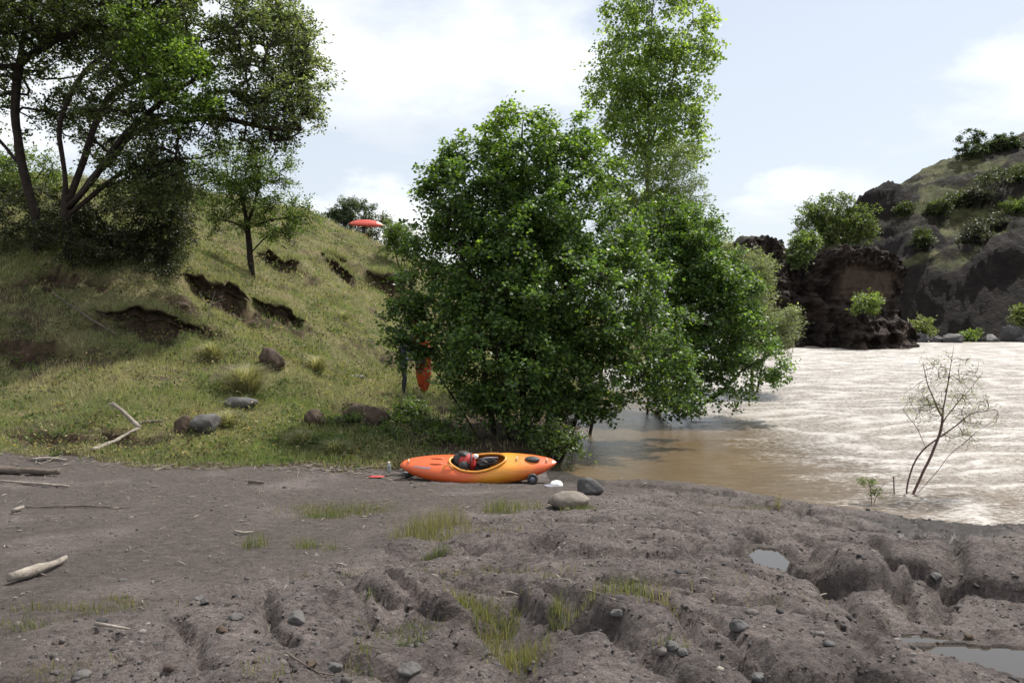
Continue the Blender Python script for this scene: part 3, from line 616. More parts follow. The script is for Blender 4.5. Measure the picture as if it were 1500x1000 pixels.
def tree(name, label, cat, guides, ells, npts, nleaf, size, aspect, pal, leafmat, barkmat, rbase, seed, sigma=.28, group=None, step=.35, droop=.25, twigs=3, rmin=.006, flat=.65, shell=.5, expo=.47, spread=.18, up=.55):
    rng = np.random.default_rng(seed)
    root = guides[0][0]
    pos = [np.array(guides[0][0])]; par = [-1]; chains = []
    def add_chain(start, pts):
        ch = [start]; cur = start
        for p in pts: pos.append(np.asarray(p)); par.append(cur); cur = len(pos) - 1; ch.append(cur)
        chains.append(ch); return cur
    for g in guides:
        gp = jag(g, step, step * .10, rng); arr = np.array(pos); dd = np.linalg.norm(arr - gp[0], axis=1); i = int(np.argmin(dd))
        if dd[i] < .05: gp = gp[1:]
        elif dd[i] > 1.2 and len(pos) > 1:      # a stem of its own
            pos.append(gp[0]); par.append(0); i = len(pos) - 1; gp = gp[1:]
        add_chain(i, gp)
    wts = np.array([e[2] * (e[1][0] * e[1][1] * e[1][2]) ** .75 for e in ells]); wts /= wts.sum()
    pick = rng.choice(len(ells), npts, p=wts)
    v = rng.normal(size=(npts, 3)); v /= np.linalg.norm(v, axis=1, keepdims=True)
    r = (shell + (1 - shell) * rng.random(npts) ** .5) * rng.uniform(.82, 1.08, npts)
    pts = np.array([ells[k][0] for k in pick]) + v * r[:, None] * np.array([ells[k][1] for k in pick])
    arr = np.array(pos); d0 = np.array([np.min(np.linalg.norm(arr - p, axis=1)) for p in pts])
    ends = []; tipdir = []; endt = []
    P_ = np.zeros((len(pos) + npts * 40, 3)); P_[:len(pos)] = pos
    for k in np.argsort(d0):
        p = pts[k]; n = len(pos); dd = np.linalg.norm(P_[:n] - p, axis=1) + .35 * np.maximum(0, P_[:n, 2] - p[2])
        i = int(np.argmin(dd)); a = P_[i]; ln = np.linalg.norm(p - a)
        if ln < .08: continue
        pd = a - P_[par[i]] if par[i] >= 0 else np.array([0, 0, 1.]); pd = pd / (np.linalg.norm(pd) + 1e-9)
        c1 = a + pd * ln * .35 + np.array([0, 0, .08 * ln]); m_ = max(2, min(30, int(ln / step)))
        t = np.linspace(0, 1, m_ + 1)[1:, None]
        cv = (1 - t) ** 2 * a + 2 * t * (1 - t) * c1 + t * t * p + rng.normal(0, .03 * min(ln, 1.5), (m_, 3)) * (1 - t)
        e = add_chain(i, cv); P_[n:len(pos)] = cv; endt.append(ells[pick[k]][3]); ends.append(e); tipdir.append((p - cv[-2]) if m_ > 1 else p - a)
    n = len(pos); cnt = np.zeros(n)
    for e in ends: cnt[e] += 1
    for i in range(n - 1, 0, -1): cnt[par[i]] += max(cnt[i], .3)
    A = P_[:n]; rad = np.maximum(rmin, rbase * (cnt / cnt[1:].max()) ** expo)
    rt = empty(name, root)
    tag(rt, label, cat, group)
    mb = MB()
    for ch in chains:
        rr = rad[ch].copy(); rr[0] = min(rr[0], rr[1] * 1.25) if len(rr) > 1 else rr[0]
        mx_ = rr.max(); mb.tube(A[ch] - root, rr, 9 if mx_ > .08 else 6 if mx_ > .03 else 4 if mx_ > .012 else 3, cap=False, wob=.08 if mx_ > .05 else 0, seed=ch[-1])
    ends = np.array(ends); tips = A[ends]; td = np.array(tipdir); td /= np.linalg.norm(td, axis=1, keepdims=True) + 1e-9
    # twigs and leaves
    tw = []
    for j in range(len(ends)):
        for _ in range(twigs):
            dirv = td[j] + rng.normal(0, .75, 3); dirv /= np.linalg.norm(dirv); ln = sigma * rng.uniform(1.0, 2.2)
            q0 = tips[j] + td[j] * -rng.uniform(0, .5) * sigma * 2; q2 = q0 + dirv * ln + np.array([0, 0, -.12 * ln]); q1 = .5 * (q0 + q2) + rng.normal(0, .05 * ln, 3) + np.array([0, 0, .05 * ln])
            tw.append((q0, q1, q2)); mb.tube(np.array([q0, q1, q2]) - root, [rmin, rmin * .8, rmin * .45], 3, cap=False)
    mb.build('trunk', barkmat, rt)
    T = np.array(tw); TT_ = np.repeat(np.array(endt), twigs, 0); k = rng.integers(0, len(T), nleaf); t = rng.beta(1.6, 1.1, nleaf)[:, None]
    lp = (1 - t) ** 2 * T[k, 0] + 2 * t * (1 - t) * T[k, 1] + t * t * T[k, 2]
    lp = lp + rng.normal(0, 1, (nleaf, 3)) * np.array([1, 1, flat]) * sigma * .34
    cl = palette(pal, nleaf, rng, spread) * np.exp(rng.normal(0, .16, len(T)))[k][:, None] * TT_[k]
    V, t3, c4 = leaves(lp - root, size, aspect, rng, cl, droop, up, outward=(T[k, 2] - T[k, 0]) / (sigma * 2))
    link('crown', mesh_np('crown', V, t3, leafmat, False, cols=c4), rt)
    return rt
def gp(px, py, d): return P(px, py, d)
def root_at(px, py):
    p = on(px, py); p[2] -= .12; return p

ALD = [(.029, .058, .024), (.050, .096, .034), (.080, .140, .042), (.130, .195, .052)]
# alder in the middle
b0 = P(768, 640, 18.4); b0[2] = gz(b0[0], b0[1]) - .1
def bz(px, d, dz=-.1):
    p = P(px, 640, d); p[2] = gz(p[0], p[1]) + dz; return p
tree('alder_tree', 'broad dark green alder behind the beached orange kayak', 'tree',
     [[b0, gp(765, 520, 18.4), gp(760, 380, 18.3), gp(765, 270, 18.4), gp(765, 185, 18.4)], [bz(725, 18.2), gp(712, 560, 18), gp(690, 440, 17.7), gp(665, 330, 17.6)], [bz(800, 18.6), gp(815, 540, 18.7), gp(830, 410, 18.6), gp(820, 280, 18.8)],
      [bz(835, 18.9), gp(860, 560, 18.6), gp(900, 460, 18.2)], [bz(700, 17.9), gp(670, 590, 17.5), gp(630, 530, 17.3)], [bz(745, 17.8), gp(740, 590, 17.2), gp(730, 520, 16.6)], [bz(860, 19.3, -.2), gp(880, 560, 19.5), gp(900, 400, 19.6)]],
     [ell(762, 215, 18.4, 75, 60, 1.4, 1.2, (1.35, 1.3, 1.0)), ell(700, 300, 18.2, 92, 85, 1.7), ell(820, 290, 18.6, 95, 100, 1.9), ell(668, 400, 17.9, 85, 90, 1.9), ell(790, 410, 17.9, 150, 115, 2.4), ell(735, 520, 17.4, 120, 88, 2.1), ell(880, 430, 18.2, 100, 95, 2.0),  # crown top tinted brighter, sunlit look put into the leaf colour
      ell(660, 505, 17.4, 70, 42, 1.1, .8), ell(870, 540, 17.6, 110, 62, 1.7), ell(770, 590, 17.2, 80, 42, 1.2, .7), ell(960, 500, 18.0, 75, 75, 1.4), ell(985, 575, 18.4, 55, 30, .9, .8), ell(600, 455, 18.0, 36, 44, .6, .9), ell(598, 500, 18.2, 40, 34, .7, 1.3), ell(780, 430, 19.9, 150, 130, .9, 1.6), ell(770, 390, 17.6, 50, 50, .8, 1.2), ell(760, 400, 18.0, 165, 200, 1.9, .9), ell(690, 270, 18.2, 70, 75, 1.4, .9), ell(830, 230, 18.8, 60, 60, 1.3, 1.0, (1.2, 1.2, 1.0)), ell(740, 340, 18.2, 60, 60, 1.4, 1.0), ell(800, 560, 18.6, 130, 60, 1.0, 1.0), ell(700, 600, 17.0, 60, 34, .9, .7), ell(830, 600, 17.0, 60, 34, 1.0, .8), ell(920, 585, 17.6, 70, 26, 1.0, .8)],
     1150, 140000, .090, .76, ALD, M['alder'], M['bark'], .09, 11, sigma=.25, droop=.12, shell=.45, up=.9)
# alder leaning over the water
b1 = np.array([4.0, 23.5, -.5])
tree('alder_tree', 'alder leaning out low over the brown water', 'tree',
     [[b1, gp(990, 560, 23.6), gp(1010, 480, 23.4), gp(1020, 400, 23.4)], [b1 + [.3, .1, 0], gp(1050, 580, 23), gp(1085, 540, 22.6), gp(1125, 520, 22.4)], [b1, gp(950, 520, 24), gp(940, 430, 24)]],
     [ell(1000, 420, 23.6, 85, 75, 1.9), ell(1045, 460, 23.2, 75, 75, 1.8), ell(1085, 520, 22.6, 60, 45, 1.3), ell(1000, 530, 22.8, 85, 45, 1.5), ell(950, 390, 24.4, 70, 70, 1.6), ell(1130, 540, 22.3, 30, 18, .6, 1.4), ell(1050, 565, 22.2, 60, 28, .9, .9), ell(990, 580, 21.5, 40, 24, .8), ell(1080, 440, 23.5, 40, 50, 1.2), ell(1010, 365, 24, 60, 50, 1.4), ell(985, 345, 24.6, 80, 50, 1.4, .9), ell(1050, 400, 23.8, 50, 50, 1.2, .8)],
     480, 72000, .094, .74, ALD, M['alder'], M['bark'], .10, 12, sigma=.27, droop=.12, shell=.45, up=.9)
# cottonwood
b2 = P(948, 560, 29.5); b2[2] = -.3
tree('cottonwood_tree', 'tall cottonwood rising above the alders into the sky', 'tree',
     [[b2, gp(948, 400, 29.5), gp(948, 250, 29.5), gp(952, 120, 29.5), gp(958, -10, 29.5)], [gp(949, 220, 29.5), gp(985, 120, 29.2), gp(1010, 40, 29)], [gp(948, 240, 29.5), gp(915, 150, 29.8), gp(905, 40, 30)]],
     [ell(962, 40, 29.5, 86, 66, 2.0), ell(930, 110, 29.5, 72, 66, 1.8), ell(1003, 100, 29.3, 50, 62, 1.3), ell(948, 185, 29.5, 84, 60, 1.9), ell(1000, 190, 29.3, 40, 50, 1.0), ell(895, 150, 29.8, 38, 55, 1.1), ell(925, 265, 29.8, 68, 65, 1.8, .8), ell(960, 340, 29.8, 62, 60, 1.6, .7), ell(965, -60, 29.5, 60, 60, 1.5)],
     520, 33000, .112, .88, [(.078, .132, .050), (.112, .180, .066), (.155, .225, .090)], M['cotton'], M['bark_grey'], .085, 13, sigma=.33, droop=.35, shell=.35, up=.1)
# willow in front of the cottonwood
b3 = P(962, 590, 26.5); b3[2] = -.4
WIL = [(.085, .120, .040), (.120, .160, .055), (.165, .200, .085)]
tree('willow_tree', 'pale feathery willow in front of the cottonwood trunk', 'tree',
     [[b3, gp(955, 420, 26.5), gp(962, 330, 26.5), gp(966, 275, 26.5), gp(1000, 215, 26.5)], [gp(960, 345, 26.5), gp(1000, 310, 26.4), gp(1025, 260, 26.4)]],
     [ell(995, 265, 26.5, 42, 62, 1.0), ell(985, 330, 26.3, 52, 48, 1.2), ell(955, 290, 26.8, 50, 60, 1.0), ell(925, 330, 26.8, 55, 60, 1.2), ell(1005, 350, 26, 35, 40, 1)],
     200, 27000, .105, .28, WIL, M['willow'], M['bark'], .055, 14, sigma=.30, droop=.3, shell=.3)
# grey willow by the water
b4 = P(1105, 540, 30); b4[2] = -.4
tree('willow_tree', 'grey green willow at the right end of the riverside trees', 'tree',
     [[b4, gp(1098, 480, 30), gp(1100, 420, 30)], [b4, gp(1125, 490, 30), gp(1145, 450, 30)]],
     [ell(1098, 420, 30, 38, 55, 1.2), ell(1110, 480, 30, 50, 42, 1.4), ell(1140, 480, 29.6, 28, 40, .8), ell(1060, 400, 30.5, 45, 55, 1.2), ell(1112, 400, 30, 20, 32, .8)],
     200, 27000, .12, .28, [(.14, .165, .085), (.19, .215, .125), (.24, .255, .17)], M['willow'], M['bark'], .06, 15, sigma=.32, droop=.05, shell=.35)

# oak on the left
ob = P(100, 345, 24.6); ob[2] = gz(ob[0], ob[1]) - .2
ob2 = P(58, 335, 25.2); ob2[2] = gz(ob2[0], ob2[1]) - .2
OAK = [(.026, .038, .018), (.046, .066, .026), (.080, .104, .044), (.130, .148, .080)]
tree('oak_tree', 'spreading old oak with many dark limbs at the left edge', 'tree',
     [[ob, gp(97, 300, 24.6), gp(95, 250, 24.6), gp(85, 200, 24.4), gp(92, 162, 24.2), gp(112, 120, 24), gp(138, 90, 23.8), (gp(175, 64, 23.5)), gp(225, 48, 23.2)],
      [gp(97, 300, 24.6), gp(125, 230, 25), gp(136, 188, 25.2), gp(156, 143, 25.6), gp(185, 122, 26), gp(235, 105, 26.4), gp(300, 80, 26.6), gp(380, 62, 26.8)],
      [gp(98, 305, 24.6), gp(142, 258, 23.8), gp(172, 210, 23.2), gp(212, 168, 22.8), gp(262, 130, 22.4), gp(320, 95, 22.2)],
      [gp(98, 305, 24.6), gp(155, 240, 24.6), gp(195, 192, 24.4), gp(240, 178, 24.2), gp(320, 172, 24), gp(390, 188, 24), (gp(440, 190, 24))],
      [gp(99, 315, 24.6), gp(180, 252, 24), gp(240, 235, 23.6), gp(290, 232, 23.4)],
      [ob2, gp(40, 262, 25.2), gp(28, 235, 25.2), gp(22, 150, 25), gp(28, 100, 24.8), gp(38, 40, 24.6), gp(42, -40, 24.4)],
      [gp(28, 240, 25.2), gp(0, 205, 25.4), gp(-60, 160, 25.6)], [gp(26, 98, 24.8), gp(-40, 95, 24)], [gp(30, 95, 24.8), gp(75, 60, 24.2), gp(150, 30, 23.6), gp(220, -10, 23)]],
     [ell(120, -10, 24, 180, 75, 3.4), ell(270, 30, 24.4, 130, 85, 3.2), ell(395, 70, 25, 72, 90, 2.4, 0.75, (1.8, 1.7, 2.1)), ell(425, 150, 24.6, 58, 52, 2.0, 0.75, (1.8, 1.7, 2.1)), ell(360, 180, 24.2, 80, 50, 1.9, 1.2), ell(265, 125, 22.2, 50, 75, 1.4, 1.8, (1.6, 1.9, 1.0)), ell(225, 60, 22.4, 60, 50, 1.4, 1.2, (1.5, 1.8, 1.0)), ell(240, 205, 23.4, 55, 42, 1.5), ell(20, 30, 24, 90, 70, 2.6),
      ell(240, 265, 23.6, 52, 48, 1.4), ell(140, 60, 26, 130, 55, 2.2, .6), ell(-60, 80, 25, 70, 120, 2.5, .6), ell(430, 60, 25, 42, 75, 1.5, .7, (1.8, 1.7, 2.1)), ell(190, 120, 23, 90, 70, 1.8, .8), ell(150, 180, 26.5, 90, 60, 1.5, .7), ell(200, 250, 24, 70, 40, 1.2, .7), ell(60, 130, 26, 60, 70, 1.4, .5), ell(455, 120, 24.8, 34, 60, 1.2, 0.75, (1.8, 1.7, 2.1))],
     1300, 132000, .100, .62, OAK, M['oak'], M['bark'], .150, 16, sigma=.30, droop=.0, shell=.25, expo=.33, spread=.25)
# dense brush below the oak
def bush(name, label, px, py, d, rpx, rpy, ry, n, size, pal, seed, asp=.55, group=None, mat='oak', cat='bush', up_=.3, npts=60, sig=.2, sink=.1, extra=()):
    c = P(px, py, d); bx = c.copy(); 
    z0 = gz(c[0], c[1]) if d < 66 else None
    bx[2] = (z0 if z0 is not None else c[2] - rpy / F * d) - sink
    es = [ell(px, py, d, rpx, rpy, ry)] + [ell(*e) for e in extra]
    g = [[bx, c + np.array([0, 0, -.2 * es[0][1][2]])], [bx, c + es[0][1] * [-.5, -.2, .1]], [bx, c + es[0][1] * [.5, .2, .1]]]
    return tree(name, label, cat, g, es, npts, n, size, asp, pal, M[mat], M['bark'], .05, seed, sigma=sig, group=group, twigs=3, shell=.35, step=.3)
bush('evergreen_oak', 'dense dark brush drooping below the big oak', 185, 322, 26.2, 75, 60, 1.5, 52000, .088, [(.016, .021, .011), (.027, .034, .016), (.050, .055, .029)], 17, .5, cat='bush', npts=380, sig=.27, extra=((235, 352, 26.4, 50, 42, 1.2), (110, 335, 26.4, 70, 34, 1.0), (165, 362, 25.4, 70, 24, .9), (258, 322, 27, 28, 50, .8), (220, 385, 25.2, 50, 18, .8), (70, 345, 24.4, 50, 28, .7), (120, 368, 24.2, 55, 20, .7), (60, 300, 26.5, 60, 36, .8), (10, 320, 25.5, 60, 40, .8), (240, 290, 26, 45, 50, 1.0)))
bush('leafy_bush', 'sunlit green bush seen through the oak limbs', 20, 250, 36, 75, 40, 1.5, 9000, .12, [(.06, .09, .025), (.11, .15, .04)], 18, .6, cat='bush', npts=60, sig=.4)

# small oak on the slope
bs = root_at(370, 403); ds = bs[1]
tree('small_oak_tree', 'young oak with a straight dark trunk on the grassy slope', 'tree',
     [[bs, gp(366, 370, ds), gp(362, 330, ds), gp(355, 290, ds), gp(345, 250, ds)], [gp(366, 372, ds), gp(385, 350, ds - .2), gp(405, 338, ds - .3)], [gp(364, 335, ds), gp(400, 320, ds), gp(435, 318, ds)], [gp(363, 330, ds), gp(376, 290, ds), gp(380, 250, ds)], [gp(363, 335, ds), gp(340, 325, ds), gp(322, 322, ds)]],
     [ell(345, 240, ds, 55, 42, 1.5), ell(395, 245, ds, 45, 40, 1.4), ell(330, 290, ds, 48, 40, 1.4), ell(415, 320, ds, 46, 36, 1.2), ell(440, 300, ds, 22, 20, .7), ell(335, 330, ds, 38, 18, 1.0, .8), ell(375, 290, ds, 45, 30, 1.2, .7), ell(270, 270, ds + 2, 40, 40, 1.3, .8)],
     220, 24000, .105, .62, [(.055, .085, .024), (.085, .125, .033), (.12, .165, .05)], M['oak'], M['bark'], .13, 19, sigma=.34, droop=0, shell=.4)
# bushes on the ridge
bush('ridge_bush', 'rounded dark bush on the ridge left of the overhead kayak', 515, 312, 63.5, 36, 21, 1.6, 9000, .16, [(.040, .060, .035), (.065, .085, .05)], 20, .5, cat='bush', npts=70, sig=.4, sink=.6)
bush('ridge_bush', 'lower dark bush on the ridge just behind the overhead kayak', 552, 336, 64.5, 38, 24, 1.4, 5000, .16, [(.045, .062, .03), (.07, .085, .04)], 21, .5, cat='bush', npts=50, sig=.4, sink=1.2)
bush('leafy_bush', 'bright green bush on the slope right of the overhead kayak', 588, 350, 54, 30, 27, 1.4, 8000, .13, [(.06, .10, .025), (.11, .155, .04)], 22, .6, cat='bush', npts=60, sig=.35, sink=.2)
# undergrowth by the alder
UG = [(.035, .060, .018), (.06, .10, .026), (.09, .13, .04)]
k0 = [('weed_clump', 'tangled weeds under the left alder sprays', 625, 632, 18.6, 40, 24, .6, 4200), ('weed_clump', 'low green weeds at the foot of the grassy bank', 470, 660, 15.4, 36, 14, .4, 2600), ('weed_clump', 'leafy weeds below the person under the alder', 590, 612, 20.5, 52, 28, .7, 7000), ('weed_clump', 'dark weeds left of the kayak bow at the bank foot', 552, 650, 16.8, 42, 26, .6, 5500), ('weed_clump', 'low weeds growing round the brown earth mound', 500, 625, 17.5, 34, 22, .5, 3600),
      ('weed_clump', 'drooping leafy sprays above the right end of the kayak', 815, 648, 15.3, 34, 24, .5, 2600), ('weed_clump', 'shaded weeds at the bank below the alder trunks', 660, 650, 16.6, 48, 20, .6, 3600)]
for i, (nm, lb, a, b, d, rx, rz, ry, n) in enumerate(k0):
    bush(nm, lb, a, b, d, rx, rz, ry, n, .065, UG, 30 + i, .6, mat='alder', cat='undergrowth', npts=45, sig=.17, group='weeds at the foot of the bank')
# far bank trees and shrubs
FT = [(.026, .038, .018), (.042, .058, .024), (.068, .085, .034)]
b5 = P(1225, 372, 76); b5[2] = HC + (460 - 368) / F * 72
tree('round_oak_tree', 'round crowned tree standing on top of the dark cliff', 'tree',
     [[b5, gp(1222, 345, 76), gp(1215, 310, 76)], [b5, gp(1240, 340, 76), gp(1255, 325, 76)], [b5, gp(1200, 335, 76), gp(1190, 320, 76)]],
     [ell(1215, 308, 76, 40, 28, 2.2), ell(1190, 330, 76, 25, 27, 1.8), ell(1235, 335, 75.5, 35, 27, 2.0), ell(1265, 332, 75.5, 20, 24, 1.3), ell(1215, 340, 75, 30, 20, 1.8)],
     170, 20000, .20, .6, [(.045, .068, .024), (.08, .11, .035), (.125, .155, .055)], M['oak'], M['bark'], .2, 41, sigma=.55, droop=0, shell=.4, rmin=.015, step=.6)
def shrub_far(px, py, d, rpx, rpy, lb, seed, pal=FT, n=3500, name='hillside_shrub', cat='shrub', grp='shrubs on the canyon hillside'):
    c = P(px, py, d); b_ = c.copy(); b_[2] -= rpy / F * d * 1.15
    es = [ell(px, py, d, rpx, rpy, 1.4 * rpx / F * d * .7), ell(px - rpx * .4, py + rpy * .35, d - .5, rpx * .6, rpy * .6, 1.0), ell(px + rpx * .45, py + rpy * .2, d - .3, rpx * .55, rpy * .65, 1.0)]
    tree(name, lb, cat, [[b_, c], [b_, c + es[0][1] * [-.5, 0, .1]], [b_, c + es[0][1] * [.5, 0, .1]]], es, 50, n, .24, .6, pal, M['oak'], M['bark'], .12, seed, sigma=.5, droop=0, shell=.35, rmin=.015, step=.6, group=grp)
def canyon_hit(px, py): return hit(px, py, canyon_h, 76, 140)
SH = [(1425, 216, 26, 26, 'airy dark tree on the canyon ridge, taller of the two', 1), (1474, 210, 24, 12, 'low dark tree on the canyon ridge at the right edge', 1)]
for i, (a, b, rx, rz, lb, _) in enumerate(SH): shrub_far(a, b, 117.5, rx, rz, lb, 50 + i, n=8000, name='ridge_tree', cat='tree', grp='trees on the canyon ridge', pal=[(.03, .045, .024), (.055, .075, .032)])
SHL = [(1468, 258, 36, 14, 'long dark green shrub high on the canyon slope'), (1403, 290, 22, 11, 'rounded shrub below the dark ridge outcrop'), (1435, 282, 16, 16, 'grey shrub between two green shrubs on the canyon slope'), (1450, 325, 26, 14, 'wide grey brush in the middle of the canyon slope'),
       (1428, 340, 22, 20, 'tall grey shrub low on the canyon slope'), (1490, 300, 22, 12, 'bright green shrub at the right edge of the canyon slope'), (1375, 300, 14, 14, 'small shrub left of the rounded slope shrub'), (1352, 345, 9, 13, 'slim green shrub beside the dark gully'),
       (1325, 303, 11, 8, 'small green shrub near the left end of the ridge'), (1498, 250, 10, 12, 'shrub cut by the right edge below the ridge trees')]
for i, (a, b, rx, rz, lb) in enumerate(SHL):
    h_ = canyon_hit(a, b + rz * .6); grey = 'grey' in lb
    shrub_far(a, b + 2, h_[1] - .3, rx * 1.1, rz * .78, lb, 60 + i, pal=[(.03, .034, .028), (.055, .058, .048)] if grey else [(.06, .095, .025), (.11, .15, .04)] if 'bright' in lb else FT, n=3200)
for i, (a, b, d, rx, rz, lb, pal) in enumerate([(1350, 478, 86, 14, 16, 'pale green shrub in the dark gorge mouth', [(.10, .13, .045), (.15, .17, .07)]), (1497, 460, 84, 9, 14, 'green shrub above the far boulders at the right edge', [(.09, .12, .035), (.13, .16, .05)]),
        (1268, 442, 67.5, 13, 9, 'small bright shrub growing on the lower cliff shelf', [(.10, .15, .04), (.15, .19, .06)]), (1420, 493, 84, 10, 5, 'low green plant between the far boulders', [(.08, .12, .03), (.12, .16, .05)]), (1178, 352, 70, 18, 14, 'green shrub on the cliff top beside the round tree', [(.07, .11, .03), (.12, .16, .05)]),
        (1170, 372, 69.5, 9, 14, 'dark creeper hanging in the cliff notch', [(.035, .055, .02), (.06, .085, .03)])]):
    shrub_far(a, b, d, rx, rz, lb, 80 + i, pal=pal, n=2200, grp='shrubs on the far bank')

# sapling standing in the river
D = 13.1
sb = P(1330, 724, D); sb[2] = -.25
tree('willow_sapling', 'thin leaning willow sapling standing in the river', 'sapling',
     [[sb, gp(1326, 718, D), gp(1336, 682, D), gp(1352, 658, D), gp(1380, 638, D), gp(1420, 606, D - .1), gp(1457, 600, D - .2)], [sb, gp(1339, 718, D), gp(1352, 688, D), gp(1374, 645, D), gp(1380, 610, D), gp(1388, 565, D), gp(1397, 508, D)],
      [sb, gp(1345, 722, D), gp(1362, 703, D), gp(1386, 670, D - .2), gp(1420, 641, D - .3), gp(1456, 616, D - .4)], [gp(1356, 655, D), gp(1340, 620, D + .2), gp(1322, 600, D + .3)], [gp(1378, 620, D), gp(1410, 580, D), gp(1440, 545, D)], [gp(1380, 610, D), gp(1360, 570, D), gp(1352, 530, D)]],
     [ell(1385, 560, D, 45, 50, .5), ell(1420, 600, D, 42, 35, .4), ell(1350, 590, D, 32, 40, .35), ell(1400, 640, D - .2, 35, 30, .3, .6)],
     120, 1700, .055, .22, [(.13, .16, .07), (.20, .22, .12)], M['willow'], M['bark_red'], .024, 90, sigma=.13, droop=-.3, shell=.2, rmin=.0034, twigs=3, step=.12)
sb = P(1278, 735, 12.4); sb[2] = -.1
tree('willow_sprout', 'low green willow sprout at the water edge', 'sprout', [[sb, gp(1275, 715, 12.4), gp(1272, 703, 12.4)], [sb, gp(1288, 715, 12.4), gp(1296, 708, 12.4)], [sb, gp(1266, 718, 12.4)]],
     [ell(1277, 716, 12.4, 18, 14, .18)], 26, 420, .055, .26, [(.10, .14, .05), (.15, .18, .08)], M['willow'], M['bark_red'], .008, 91, sigma=.07, droop=-.5, shell=.2, rmin=.002, twigs=2, step=.08)
mb = MB(); q = P(1311, 724, D); q[2] = -.15; mb.tube(jag([[0, 0, 0], [-.02, 0, .22], [-.03, 0, .42]], .1, .008, RNG), [.014, .012, .010, .008, .007][:5] if False else .011, 5)
tag(mb.build('broken_stem', M['bark_red'], loc=q), 'short broken stem poking from the river beside the sapling', 'stem')

# ------------------------------------------------------------------ grass
def blades(x, y, h, wd, cols, rng, lean=.45, z=None):
    n = len(x); z = height(x, y) - .01 if z is None else z
    a = rng.uniform(0, 2 * math.pi, n); l = h * lean * rng.uniform(.2, 1.3, n); b = rng.uniform(0, 2 * math.pi, n)
    o = np.stack([x, y, z], -1); s = np.stack([np.cos(a), np.sin(a), 0 * a], -1) * (wd * .5)[:, None]
    tip = o + np.stack([np.cos(b) * l, np.sin(b) * l, h], -1); mid = o + np.stack([np.cos(b) * l * .3, np.sin(b) * l * .3, h * .55], -1)
    V = np.stack([o - s, o + s, mid + s * .75, tip, mid - s * .75], 1).reshape(-1, 3); i = np.arange(n)[:, None] * 5
    return V, np.concatenate([i, i + 1, i + 2, i + 4], 1), np.concatenate([i + 4, i + 2, i + 3], 1), np.repeat(cols, 5, 0)
def blades3(x, y, z, h, wd, cols, rng, lean=.5):
    n = len(x); a = rng.uniform(0, 2 * math.pi, n); b = rng.uniform(0, 2 * math.pi, n); l = h * lean * rng.uniform(.2, 1.3, n)
    o = np.stack([x, y, z], -1); s = np.stack([np.cos(a), np.sin(a), 0 * a], -1) * (wd * .5)[:, None]
    V = np.stack([o - s, o + s, o + np.stack([np.cos(b) * l, np.sin(b) * l, h], -1)], 1).reshape(-1, 3); i = np.arange(n)[:, None] * 3
    return V, np.concatenate([i, i + 1, i + 2], 1), np.repeat(cols, 3, 0)
rng = np.random.default_rng(200)
n = 440000
d = 13.2 * (70 / 13.2) ** rng.random(n) ** 1.15; pxs = rng.uniform(-140, 960, n); x = (pxs - 750) / F * d
z, bmk, _, so = height(x, d, True)
patch = sstep(.26, .46, noise(x * .42, d * .42, 84) + .5 * noise(x * 1.6, d * 1.6, 85))
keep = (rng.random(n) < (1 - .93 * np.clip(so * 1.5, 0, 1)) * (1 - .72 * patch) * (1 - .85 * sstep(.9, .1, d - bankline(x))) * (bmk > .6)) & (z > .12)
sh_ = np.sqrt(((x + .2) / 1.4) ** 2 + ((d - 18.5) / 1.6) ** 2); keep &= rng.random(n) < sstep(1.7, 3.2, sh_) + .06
x, d, z = x[keep], d[keep], z[keep]; n = len(x)
t1 = noise(x * .33, d * .33, 201) + .5 * noise(x * 1.1, d * 1.1, 202); t2 = noise(x * .21 + 9, d * .21, 203) + .4 * noise(x * .9, d * .9, 204)
dry = np.clip(.46 + .75 * t1 + rng.normal(0, .16, n), 0, 1)[:, None]; gre = np.clip(.28 + .8 * t2 + sstep(30, 55, d) * .2 + rng.normal(0, .1, n), 0, 1)[:, None]
col = (1 - dry) * np.array([.140, .188, .060]) + dry * np.array([.310, .285, .165])
col = col * (1 - .55 * gre) + .55 * gre * np.array([.270, .240, .195]); col *= np.exp(rng.normal(0, .2, n))[:, None]
h = (.055 + .0026 * d) * rng.uniform(.4, 1.7, n) * (1 + .6 * np.clip(noise(x * .7, d * .7, 205), -.6, 1)) ; wd = .0040 + .00072 * d * rng.uniform(.6, 1.3, n)
lg = np.vstack(LIPG); x = np.concatenate([x, lg[:, 0]]); d = np.concatenate([d, lg[:, 1]]); z = np.concatenate([z, lg[:, 2]]); k_ = rng.integers(0, n, len(lg))
col = np.vstack([col, col[k_]]); wd = np.concatenate([wd, .0040 + .00072 * lg[:, 1]]); h = np.concatenate([h, (.09 + .0042 * lg[:, 1]) * rng.uniform(.5, 1.8, len(lg))])
V, tf, c3 = blades3(x, d, z - .01, h, wd, col, rng)
tag(link('grass', mesh_np('grass', V, tf, M['grass'], False, cols=c3)), 'mixed green and dry grass covering the left hillside', 'grass', kind='stuff')

